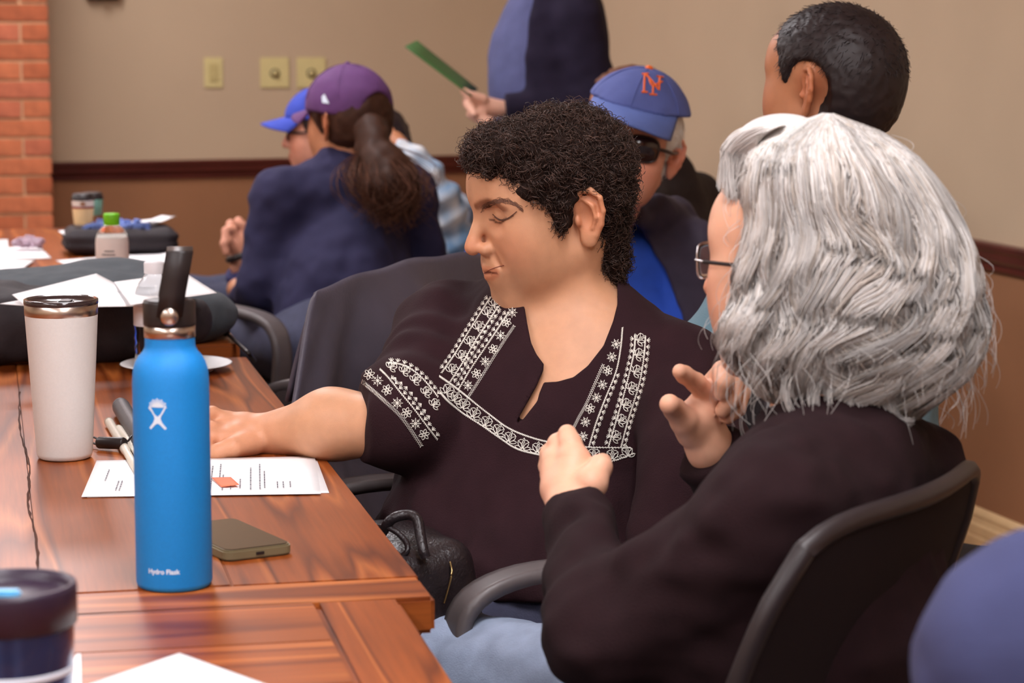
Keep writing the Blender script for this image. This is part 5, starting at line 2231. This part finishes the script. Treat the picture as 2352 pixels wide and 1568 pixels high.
# --- man in the blue cap with an orange monogram, facing us
M_capblue = pm('cap_blue_cotton', (84, 96, 158), .85, .06, 40, bump=.3, bscale=500)
M_capbrim = pm('cap_blue_brim', (92, 112, 178), .8, .05, 40)
M_royal = pm('shirt_royal_blue', (40, 84, 196), .8, .08, 30, bump=.3, bscale=400)
M_jacket = pm('jacket_dark_plum', (52, 44, 62), .8, .12, 30, bump=.3, bscale=300)
M_monogram = pm('monogram_orange', (240, 108, 38), .6, .04, 60)
H3 = Head(1446, 338, 4.5, 13, 3, -14, 1.05, jaw=1.02)
ms3 = D(1372, 560, 4.85)
p3, sh3, tor3, s3, f3, l3, B3, _v = simple_person(
    H3, 'man in sunglasses and a blue cap with an orange monogram, facing the camera', M_skin3, ms3, .20, 12, M_royal, width=.175, deep=.12,
    arms=(('l', D(1600, 800, 4.75), D(1500, 900, 4.6)), ('r', D(1090, 800, 4.8), D(1150, 900, 4.6))), brow=(.8, .72, .68), h_head=.004,
    hands=([([D(1500, 900, 4.6), D(1450, 920, 4.55)], [.022, .028])],))
JK = [(1478, 455), (1440, 492), (1500, 560), (1540, 650), (1575, 745), (1800, 1100), (1800, 400)]


def jacket3(P):
    d = tor3(P, .028)
    for s, e, w_ in (('l', D(1600, 800, 4.75), D(1500, 900, 4.6)),):
        d = smin(d, dchain(P, [s3[s], e, w_], [.072, .064, .05], .03), .03)
    d = smin(d, dchain(P, [D(1455, 505, 4.72), D(1500, 488, 4.78), D(1540, 510, 4.86), D(1560, 540, 4.9)], [.030, .042, .044, .036], .02), .03)
    x, y, dep = px_of(P)
    d = smax(d, poly_sd(x, y, JK) / 1158, .006)
    return d + .006 * vnoise(P * V(18, 18, 26)) + .003 * vnoise(P * 45)


lo, hi = bb([D(1440, 440, 4.7), D(1700, 1000, 4.9), D(1500, 900, 4.6), ms3], .1)
v, q = sdf_mesh(jacket3, lo, hi, .006)
link('jacket', mesh_np('jacket', v, q), M_jacket, p3)
o, v, q = hair_obj(p3, lambda P: H3.short_hair(P, .004, .098, -.05) + .002 * vnoise(P * 90), H3, M_white_hair, .005)
stubble(o, v, q, 900, .012, M_white_hair, V(0, 0, -1), .0007, .3, shade=(.85, 1.1))
cp3, castC = cap_parts(p3, H3, M_capblue, M_capbrim, button=M_monogram, zb=.078, sl=.02, tip=-.020, grow=.010)
# eyelet stitched in orange
lines = []


def mono(strokes, rad):
    L_ = []
    for s in strokes:
        pp = curve_pts(s, 12) if len(s) > 2 else np.linspace(s[0], s[1], 8)
        pts = [castC(x, y, .001) for x, y in pp]
        pts = [x for x in pts if x is not None]
        if len(pts) > 2:
            L_.append(np.array(pts))
    return L_


MS_ = [[(1481, 171), (1480, 190), (1479, 211)], [(1474, 171), (1489, 170)], [(1473, 212), (1487, 212)], [(1483, 171), (1498, 188), (1513, 207)],
       [(1515, 177), (1514, 192), (1513, 208)], [(1508, 176), (1522, 178)],
       [(1491, 184), (1495, 193), (1500, 199)], [(1520, 188), (1510, 193), (1500, 199)], [(1500, 198), (1499, 216)], [(1491, 217), (1508, 218)]]
L_ = mono(MS_, .003)
v, q = tubes(L_, .0019, 6)
link('monogram', mesh_np('monogram', v, q), M_monogram, cp3, label='orange interlocked NY letters')
# sunglasses
M_lensd = pm('lens_brown', (48, 26, 22), .12, .1, 20, coat=.6)
M_frame = pm('frame_tortoise', (44, 24, 20), .3, .2, 60)
gl = empty('sunglasses')
gl.parent = p3
for s in (1, -1):
    P = np.zeros((11, 11, 3))
    for i, u in enumerate(np.linspace(-1, 1, 11)):
        for j, w_ in enumerate(np.linspace(-1, 1, 11)):
            e = max(abs(u), abs(w_)) / max(1e-6, (abs(u) ** 3 + abs(w_) ** 3) ** (1 / 3)) if (u or w_) else 1
            yy = .035 + .029 * u * e
            P[i, j] = H3.w(.103 - 4.2 * max(0, yy - .012) ** 2 * 1.6 - .006 * (w_ * e) ** 2, s * yy, .016 + .022 * w_ * e)
    o = link('lens', grid_mesh('lens', P), M_lensd, gl)
    solidify(o, .0025)
    rim = np.concatenate([P[0, :], P[1:, -1], P[-1, ::-1][1:], P[::-1, 0][1:]])
    v, q = tubes([rim], .0022, 6)
    link('rim', mesh_np('rim', v, q), M_frame, gl)
    v, q = tubes([[H3.w(.084, s * .063, .022), H3.w(.07, s * .076, .020), H3.w(.02, s * .082, .012), H3.w(-.01, s * .083, .01)]], .0035, 6)
    link('temple', mesh_np('temple', v, q), M_frame, gl)
v, q = tubes([curve_pts([H3.w(.101, .010, .026), H3.w(.106, 0, .029), H3.w(.101, -.010, .026)], 8)], .0028, 6)
link('bridge', mesh_np('bridge', v, q), M_frame, gl)

# --- woman with a purple cap and ponytail, back to us
M_navytop = pm('top_navy_jersey', (46, 44, 72), .85, .12, 12, bump=.3, bscale=400, spec=.25)
M_purple = pm('cap_purple_cotton', (92, 52, 104), .8, .08, 40, bump=.3, bscale=500)
H5 = Head(800, 284, 5.6, 136, 2, 0, 1.0)
ms5 = D(790, 418, 5.6)
el5, wr5 = D(600, 650, 5.55), D(560, 690, 5.85)
er5, wr5b = D(985, 640, 5.75), D(900, 680, 6.0)
p5, *_r = simple_person(H5, 'woman in a purple cap with a brown ponytail, sitting with her back to the camera', M_skin4, ms5, .155, 158, M_navytop, pv=D(790, 850, 5.45),
                        arms=(('l', el5, wr5), ('r', er5, wr5b)), width=.155, deep=.11, hem=D(700, 838, 5.4)[2], h_head=.005, hcloth=.0075, fold=.006,
                        hands=([([wr5, wr5 + V(-.02, .06, .02)], [.022, .028])],), armr=(.062, .055, .04))
o, v, q = hair_obj(p5, lambda P: H5.short_hair(P, .006, .098, -.055) + .002 * vnoise(P * 80), H5, M_brnhair, .005, .42)
cap_parts(p5, H5, M_purple, open_back=True, zb=.028, grow=.004)
# small white tab mark on the cap's side
tab = [D(738, 226, 5.50), D(746, 218, 5.50), D(757, 240, 5.505), D(748, 242, 5.505)]
capx = [c for c in p5.children if c.name.startswith('cap')][0]
bm = bmesh.new()
cc = Caster(*(lambda me: (np.array([v_.co for v_ in me.vertices]), [tuple(f.vertices) for f in me.polygons]))(capx.data))
vs = [cc(*p_, .0015) for p_ in ((740, 222), (746, 216), (757, 238), (741, 236))]
if all(x is not None for x in vs):
    bm.faces.new([bm.verts.new(x) for x in vs])
    link('white_mark', bm_mesh('white_mark', bm), M_white_logo, capx)
# ponytail
rg = np.random.default_rng(21)
PT = [D(868, 352, 5.50), D(880, 395, 5.46), D(895, 435, 5.44), D(915, 480, 5.44)]
v, q = sdf_mesh(lambda P: dchain(P, [D(850, 300, 5.52), D(860, 335, 5.49), D(880, 385, 5.47), D(896, 425, 5.46), D(915, 465, 5.46)], [.045, .034, .050, .062, .035], .03) + .006 * vnoise(P * 40), *bb(PT, .15), .006)
me = mesh_np('ponytail', v, q)
set_col(me, np.ones((len(v), 3)) * .36)
ho = link('ponytail', me, M_brnhair, o)
NS, K = 900, 16
t = np.linspace(0, 1, K)[None, :, None]
off = rg.normal(0, 1, (NS, 3)) * V(.024, .018, .008)
e_ = np.array([D(905 + rg.normal(0, 32), 485 + rg.normal(0, 20), 5.43 + rg.normal(0, .02)) for _ in range(NS)])
r0_ = PT[0] + off * .7
c1_ = PT[1] + off * 1.7 + V(0, -.02, 0)
c2_ = PT[2] + off * 2.6 + V(0, -.02, 0)
Pp = (1 - t) ** 3 * r0_[:, None] + 3 * (1 - t) ** 2 * t * c1_[:, None] + 3 * (1 - t) * t * t * c2_[:, None] + t ** 3 * e_[:, None]
phs = rg.integers(0, 12, NS)[:, None] * .5
Pp[..., 0] += .010 * np.sin(9 * t[..., 0] + phs) * t[..., 0]
hair_strands('strands', ho, Pp, .0010, .0006, np.ones((NS, 3)) * rg.uniform(.35, 1.2, (NS, 1)), M_brnhair)
v, q = tubes([[D(866, 360, 5.47) + .020 * V(cos(a), .4 * sin(a), .75 * sin(a)) for a in np.linspace(0, 2 * pi, 20)]], .004, 8)
link('hair_tie', mesh_np('hair_tie', v, q), pm('tie_gold', (196, 150, 84), .5, .1, 40), o)

# --- man in a bright blue cap beyond her, hands clasped
M_capbr = pm('cap_bright_blue', (52, 72, 178), .8, .08, 40)
M_navy2 = pm('sweater_indigo', (50, 50, 96), .85, .12, 20, bump=.3, bscale=300)
H6 = Head(745, 308, 6.4, 94, 4, 0, .97)
ms6 = D(770, 440, 6.45)
hw = D(556, 585, 6.15)
p6, *_r = simple_person(H6, 'man in a bright blue cap and glasses beyond the purple cap, hands clasped', M_skin3, ms6, .18, 92, M_navy2,
                        arms=(('l', D(600, 690, 6.2), D(548, 612, 6.15)), ('r', D(640, 690, 6.5), D(575, 600, 6.25))), h_head=.006, hcloth=.010,
                        hands=([([D(552, 605, 6.15), D(545, 560, 6.15)], [.024, .028]),
                                ([D(556, 560, 6.16), D(552, 520, 6.16), D(530, 515, 6.14), D(524, 540, 6.12)], [.014, .013, .012, .010]),
                                ([D(545, 560, 6.14), D(534, 528, 6.13), D(519, 530, 6.11), D(517, 555, 6.10)], [.014, .012, .011, .010]),
                                ([D(540, 575, 6.13), D(524, 552, 6.11), D(515, 560, 6.10), D(520, 580, 6.10)], [.013, .012, .011, .009]),
                                ([D(565, 585, 6.18), D(560, 530, 6.18), D(548, 508, 6.17)], [.024, .020, .012])],), armr=(.062, .058, .042))
hair_obj(p6, lambda P: H6.short_hair(P, .004, .094, -.05), H6, M_dkhair, .007, 1.5)
cap6, _c = cap_parts(p6, H6, M_capbr, button=M_monogram, h=.006)
v, q = tubes([[H6.w(.092, .03, .012), H6.w(.085, .062, .012), H6.w(.05, .075, .011), H6.w(0, .08, .01)]], .003, 6)
gl = empty('glasses')
gl.parent = p6
link('temple', mesh_np('temple', v, q), M_black, gl)
v, q = tubes([[H6.w(.1 - .15 * (.033 + .022 * cos(a)), .033 + .024 * cos(a), .008 + .018 * sin(a)) for a in np.linspace(0, 2 * pi, 18)]], .002, 6)
link('rim', mesh_np('rim', v, q), M_black, gl)
v, q = tubes([[D(556, 585, 6.14) + .034 * V(cos(a), sin(a), .35 * cos(a)) for a in np.linspace(0, 2 * pi, 18)]], .009, 8)
link('watch', mesh_np('watch', v, q), M_dark, p6)

# --- person with a tie-dyed sleeve, arm raised, mostly behind the ponytail
M_tie = pm('tie_dye_blue_white', (232, 232, 232), .85, .1, 16, bump=.3, bscale=300, col2=(112, 148, 184), detail=1.0)
H7 = Head(858, 345, 6.75, 150, 0, 0, 1.0)
ms7 = D(930, 470, 6.7)
sA = [D(925, 342, 6.28), D(972, 398, 6.28), D(1012, 465, 6.3), D(1036, 560, 6.35), D(1000, 650, 6.5)]
p7, *_r = simple_person(H7, 'person with a pale blue tie-dyed sleeve, arm raised behind the ponytail', M_skin4, ms7, .14, 150, M_tie, width=.12, deep=.09, bbx=sA,
                        arms=(('l', D(860, 640, 6.6), D(840, 660, 6.8)), ('r', sA[3], sA[0] + V(.012, 0, -.012))), h_head=.007, hcloth=.009,
                        extra=lambda P, d: smin(d, dchain(P, sA, [.030, .046, .054, .062, .06], .02) - .006 * np.sin(((P - sA[0]) @ nrm(sA[3] - sA[0])) * 95), .03),
                        hands=([([sA[0], D(905, 325, 6.3)], [.024, .028]), ([D(905, 325, 6.3), D(898, 300, 6.32)], [.014, .010]), ([D(900, 330, 6.3), D(888, 312, 6.32)], [.014, .010])],))
hair_obj(p7, lambda P: smin(H7.short_hair(P, .012, .094, -.12), dball(P, D(930, 325, 6.6), .018), .02) + .004 * vnoise(P * 60), H7, M_dkhair, .007, 1.4)

# --- standing person in a navy cardigan with a green folder
M_cardi = pm('cardigan_navy', (36, 30, 48), .9, .12, 30, bump=.4, bscale=400, spec=.2)
M_inner = pm('blouse_slate_blue', (82, 86, 128), .85, .08, 30, bump=.3, bscale=400)
H8 = Head(1262, -68, 6.6, 88, 5, 0, 1.0)
ms8 = D(1318, 30, 6.62)
el8, wr8 = D(1362, 245, 6.5), D(1150, 250, 6.45)
fx = [D(1150, 252, 6.45), D(1108, 246, 6.44), D(1085, 232, 6.43)]


def inner8(P):
    ax = headR(86, 0, 0)
    d = dell(P, D(1262, 90, 6.62), (.135, .15, .20), ax)
    d = smin(d, dell(P, D(1228, 185, 6.62), (.125, .15, .17), ax), .08)
    d = smin(d, dell(P, D(1262, 330, 6.62), (.14, .17, .25), ax), .08)
    return d + .004 * vnoise(P * 20)


CARD = [(1230, -60), (1212, 60), (1206, 200), (1212, 420), (1700, 420), (1700, -60)]


def cardi8(P):
    d = inner8(P) - .012
    d = smin(d, dell(P, D(1320, 110, 6.64), (.085, .17, .20)), .05)
    a = dchain(P, [D(1322, 50, 6.5), el8], [.078, .068], .02)
    a = smin(a, dseg(P, el8, wr8, .064, .042), .03)
    a = smax(a, (P - wr8) @ nrm(wr8 - el8) + .01, .006)
    x, y, dep = px_of(P)
    d = smax(d, poly_sd(x, y, CARD) / 842, .004)
    return smin(d, a, .02) + .005 * vnoise(P * V(18, 18, 26))


p8parts = []
lo, hi = bb([H8.c, H8.w(0, 0, .12), ms8], .14)
p8parts.append(sdf_mesh(lambda P: smin(H8.skin(P), dseg(P, H8.w(-.02, 0, -.04), ms8 + V(0, 0, -.02), .05, .055), .03), lo, hi, .008))
hnd8 = [([wr8, fx[1], fx[2]], [.024, .030, .026]), ([fx[1] + V(0, -.02, .02), D(1078, 220, 6.40), D(1066, 210, 6.40)], [.016, .013, .010]),
        ([fx[2], D(1082, 262, 6.40), D(1104, 276, 6.38)], [.014, .012, .010]), ([fx[1], D(1095, 270, 6.39), D(1118, 280, 6.38)], [.014, .012, .010]),
        ([fx[1], D(1075, 240, 6.40), D(1090, 262, 6.37)], [.014, .012, .010]), ([fx[1], D(1110, 274, 6.40), D(1128, 276, 6.39)], [.012, .011, .009])]
lo, hi = bb([wr8, fx[2], D(1066, 205, 6.4), D(1118, 282, 6.38)], .04)
p8parts.append(sdf_mesh(lambda P: hand_chain(P, hnd8, .006), lo, hi, .004))
lo, hi = bb([ms8, D(1262, 400, 6.62)], .2)
p8parts.append(sdf_mesh(lambda P: inner8(P) + .02, lo, hi, .016))
p8, _, _ = body_mesh('person', p8parts, M_skin5, 'standing person in a navy cardigan holding a green folder', 'person', lambda v: skin_cols(H8, v, None))
lo, hi = bb([D(1262, -40, 6.62), D(1262, 470, 6.62)], .22)
v, q = sdf_mesh(lambda P: inner8(P), lo, hi, .009)
link('blouse', mesh_np('blouse', v, q), M_inner, p8)
lo, hi = bb([D(1262, -30, 6.62), D(1262, 430, 6.62), el8, wr8], .24)
v, q = sdf_mesh(cardi8, lo, hi, .008)
link('cardigan', mesh_np('cardigan', v, q), M_cardi, p8)
hair_obj(p8, lambda P: H8.short_hair(P, .02, .094, -.10), H8, M_white_hair, .009, .95)
bx = D(1262, 470, 6.62)


def trou8(P):
    d = dell(P, V(bx[0], bx[1], .80), (.14, .17, .2))
    for s in (-.09, .09):
        d = smin(d, dseg(P, V(bx[0], bx[1] + s, .75), V(bx[0], bx[1] + s, .08), .085, .06), .03)
    return d


v, q = sdf_mesh(trou8, V(bx[0] - .25, bx[1] - .3, .02), V(bx[0] + .25, bx[1] + .3, 1.05), .02)
link('trousers', mesh_np('trousers', v, q), M_jeans_d, p8)
shoes(p8, V(bx[0], bx[1], 0), V(-1, .05, 0), V(-.05, -1, 0), .09, -.03, MATS['dark_plastic'])
M_green = pm('folder_green', (58, 96, 44), .6, .06, 30)
fa, fb, fc = D(930, 108, 6.42), D(1078, 210, 6.42), D(956, 95, 6.58)
sheet('folder', [fa, D(1082, 222, 6.38), D(1096, 206, 6.58), fc], 'thin green folder held up by the standing person', 'folder', None, mat=M_green, n=6, thick=.004)

# --- brown-haired person hidden behind the blue cap
M_dtop = pm('top_dark_brown', (38, 26, 24), .9, .12, 30)
H9 = Head(1448, 276, 5.75, 120, 0, 0, 1.0)
p9, *_r = simple_person(H9, 'brown-haired person in a dark top mostly hidden behind the blue cap', M_skin4, D(1530, 440, 5.8), .16, 120, M_dtop, h_head=.008, hcloth=.011,
                        arms=(('l', D(1600, 620, 5.6), D(1500, 660, 5.6)), ('r', D(1600, 640, 6.0), D(1500, 660, 6.0))))
hair_obj(p9, lambda P: H9.short_hair(P, .012, .094, -.10) + .004 * vnoise(P * 60), H9, M_brnhair, .007, 1.1)

# --- blue shoulder of a person close to the camera, lower right
M_bluefg = pm('shirt_dusty_blue', (52, 56, 92), .9, .08, 12, bump=.3, bscale=300)
H10 = Head(3230, 760, 1.52, 150, 0, 0, 1.0)
ms10 = D(2950, 1365, 1.52)
p10, *_r = simple_person(H10, 'dusty blue sleeve of a person close to the camera at lower right', M_skin5, ms10, .165, 165, M_bluefg, h_head=.009, hcloth=.009, fold=.007,
                         pv=V(ms10[0], ms10[1], .56), arms=(('l', D(2350, 1880, 1.5), D(2280, 2150, 1.72)), ('r', V(ms10[0] + .25, ms10[1] + .1, .72), V(ms10[0] + .1, ms10[1] + .3, .72))),
                         armr=(.075, .066, .05), noleg=False)
hair_obj(p10, lambda P: H10.short_hair(P, .008, .094, -.07), H10, M_brnhair, .009)
# ------------------------------------------------------------------ chairs, draped jacket, handbag
M_mesh = pm('chair_mesh_black', (30, 18, 20), .85, .25, 900, bump=.6, bscale=1400, spec=.25)
M_chair = pm('chair_plastic_black', (36, 27, 28), .45, .08, 60)
M_arm = pm('chair_arm_grey', (92, 84, 84), .42, .06, 60)
M_seat = pm('seat_fabric_black', (34, 26, 28), .95, .15, 200)


def chair_proto():
    root = empty('office_chair')
    bm = bmesh.new()
    add_box(bm, (0, 0, .455), (.48, .46, .07), .03)
    link('seat', bm_mesh('seat', bm, True), M_seat, root)
    n, m = 16, 20
    P = np.zeros((n, m, 3))
    for i, t in enumerate(np.linspace(0, 1, n)):
        for j, u in enumerate(np.linspace(-1, 1, m)):
            wd = .215 + .02 * sin(pi * t) - .02 * max(0, t - .85) / .15 * 1.0
            x = wd * u
            z = .53 + .345 * t - .020 * (abs(u) ** 6) * t
            y = -.205 - .085 * t + .035 * (u * u) + .015 * sin(pi * t)
            P[i, j] = (x, y, z)
    bk = link('backrest', grid_mesh('backrest', P), M_mesh, root)
    solidify(bk, .008)
    rim = np.concatenate([P[::-1, 0], P[0, 1:], P[1:, -1], P[-1, ::-1][1:]])
    v, q = tubes([np.vstack([rim, rim[:2]])], .010, 8)
    link('back_frame', mesh_np('back_frame', v, q), M_chair, bk)
    v, q = tubes([curve_pts([(0, -.06, .42), (0, -.20, .42), (0, -.245, .50), (0, -.255, .66)], 16)], .022, 8)
    link('back_post', mesh_np('back_post', v, q), M_chair, root)
    for s in (1, -1):
        x = .275 * s
        path = curve_pts([(x * .85, -.09, .43), (x * 1.02, -.12, .50), (x * 1.04, -.13, .60), (x * 1.04, -.09, .655), (x * 1.04, .03, .672), (x * 1.04, .14, .668),
                          (x * 1.04, .20, .635), (x * 1.02, .20, .56), (x * .95, .14, .47), (x * .85, .10, .43)], 44)
        T = np.gradient(path, axis=0)
        rows = np.stack([path + V(-.022, 0, 0), path + V(-.012, 0, .0), path + V(.012, 0, 0), path + V(.022, 0, 0)], 1)
        a = link('armrest', grid_mesh('armrest', rows), M_arm, root)
        solidify(a, .016)
    link('column', lathe('column', [(0, .08), (.035, .08), (.035, .2), (.022, .21), (.022, .43), (0, .43)], 20), M_chair, root)
    for k in range(5):
        a = k * 2 * pi / 5
        v, q = tubes([[(.02 * cos(a), .02 * sin(a), .13), (.16 * cos(a), .16 * sin(a), .11), (.30 * cos(a), .30 * sin(a), .085)]], [[.026, .02, .014]], 8)
        lg = link('base_leg', mesh_np('base_leg', v, q), M_chair, root)
        cst = link('caster', lathe('caster', [(0, -.02), (.024, -.02), (.028, -.015), (.028, .015), (.024, .02), (0, .02)], 16), M_chair, lg, loc=(.30 * cos(a), .30 * sin(a), .036))
        cst.rotation_euler = (pi / 2, 0, a)
    return root


def dup(root, loc, rz, label, skip=()):
    r = root.copy()
    COL.objects.link(r)
    r.location, r.rotation_euler = Vector(loc), (0, 0, rz)
    r['label'] = label
    for ch in list(root.children):
        if ch.name.split('.')[0] in skip:
            continue
        c = ch.copy()
        COL.objects.link(c)
        c.parent = r
        for g in ch.children:
            d = g.copy()
            COL.objects.link(d)
            d.parent = c
    return r


proto = chair_proto()
tag(proto, 'black mesh office chair holding the grey-haired woman', 'chair', 'black office chairs round the tables')


def heading(f):
    return math.atan2(f[1], f[0]) - pi / 2


proto.location = (.135, 2.325, 0)
proto.rotation_euler = (0, 0, heading((-.85, .525)))
ch_main = dup(proto, (.005, 3.03, 0), heading((-.91, -.42)), 'black office chair under the woman in the embroidered blouse')
ch_vac = dup(proto, (-.385, 3.86, 0), heading((-.91, .42)), 'vacant black office chair with a dark jacket over its back')
dup(proto, (-.40, 5.42, 0), heading((-.75, .66)), 'black office chair under the woman in the purple cap', ('backrest', 'back_post'))
dup(proto, (.50, 3.60, 0), heading((-.79, .62)), 'black office chair under the man with cropped dark hair', ('backrest', 'back_post', 'armrest'))
c = ms3
dup(proto, (c[0], c[1], 0), heading((-.2, -.98)), 'black office chair under the man in sunglasses')
dup(proto, (ms6[0] + .02, ms6[1], 0), heading((-1, .05)), 'black office chair under the man in the bright blue cap', ('backrest', 'back_post'))

# jacket hung over the vacant chair's back
M_coat = pm('jacket_charcoal_nylon', (78, 72, 84), .5, .1, 20, bump=.25, bscale=200)
A, Bp = D(755, 650, 3.50), D(1095, 583, 3.96)
wv = nrm((Bp - A) * V(1, 1, 0))
nv = nrm(np.cross(wv, V(0, 0, 1)))       # away from the seat, towards us
if nv @ V(1, -1, 0) < 0:
    nv = -nv
n, m = 64, 70
P = np.zeros((n, m, 3))
L_ = np.linalg.norm(Bp - A)
for i, t in enumerate(np.linspace(-.24, 1, n)):
    for j, u in enumerate(np.linspace(0, 1, m)):
        s = -.13 + 1.16 * u
        top = A * (1 - s) + Bp * s
        top[2] = A[2] + (Bp[2] - A[2]) * s + .012 * sin(pi * s) + .002 * sin(17 * s)
        if t < 0:
            p = top + nv * (-.035 + .05 * cos(t / .24 * pi / 2)) - V(0, 0, .16 * (t / .24) ** 2)
        else:
            drop = .46 * t * (1 - .10 * sin(5 * u + 1))
            ww = u + .10 * sin(3.1 * t + 4 * u) - .16 * t * (1 - u)
            fl = .034 * (1 - abs(sin(4.6 * ww + .6))) ** 1.5 * 2 - .03 + .016 * sin(16 * ww) + .006 * sin(33 * ww + 5 * t)
            sag = .03 * sin(pi * u) * sin(pi * min(1, t * 1.6))
            p = top - V(0, 0, drop) + nv * (.015 + .06 * t + fl * min(1, t * 2.2) + sag) - wv * (.20 * t ** .7 * (1 - u) ** 1.5)
        P[i, j] = p
jk = link('draped_jacket', grid_mesh('draped_jacket', P), M_coat, None, 'charcoal jacket draped over the back of the vacant chair', 'jacket')
solidify(jk, .006)
# black leather handbag on her lap by the table edge
M_leather = pm('leather_black', (34, 26, 28), .36, .12, 60, bump=.5, bscale=260)
hc = D(905, 1358, 2.86)


def bagf(P):
    q = (P - hc) @ headR(58, 8, 6)
    d = np.abs(q) - V(.040, .070, .030)
    d = np.linalg.norm(np.maximum(d, 0), axis=1) + np.minimum(d.max(1), 0) - .030
    d = smin(d, dell(q, (.0, -.02, .04), (.06, .08, .04)), .03)
    return d + .004 * vnoise(P * 30) + .0015 * np.sin(q[:, 2] * 400) * np.clip(q[:, 0] * 20, 0, 1)


v, q = sdf_mesh(bagf, hc - .17, hc + .17, .004)
hb = link('handbag', mesh_np('handbag', v, q), M_leather, None, 'black leather handbag squeezed between the table edge and her lap', 'handbag')
hp = curve_pts([D(876, 1225, 2.80), D(900, 1192, 2.79), D(935, 1182, 2.79), D(958, 1192, 2.78), D(966, 1230, 2.77), D(972, 1262, 2.76), D(978, 1280, 2.76)], 40)
v, q = tubes([hp], .0062, 8)
link('handle', mesh_np('handle', v, q), M_leather, hb)
hp = curve_pts([D(862, 1208, 2.80), D(900, 1215, 2.79), D(930, 1240, 2.78), D(936, 1262, 2.77), D(922, 1280, 2.77)], 30)
v, q = tubes([hp], .0035, 8)
link('flap_piping', mesh_np('flap_piping', v, q), M_leather, hb)
hp = curve_pts([D(1034, 1290, 2.78), D(1038, 1315, 2.77), D(1030, 1350, 2.77), D(1020, 1385, 2.77)], 20)
v, q = tubes([hp], .0012, 6)
link('zip', mesh_np('zip', v, q), pm('zip_brass', (188, 160, 110), .3, .1, 60, metal=1.0), hb)
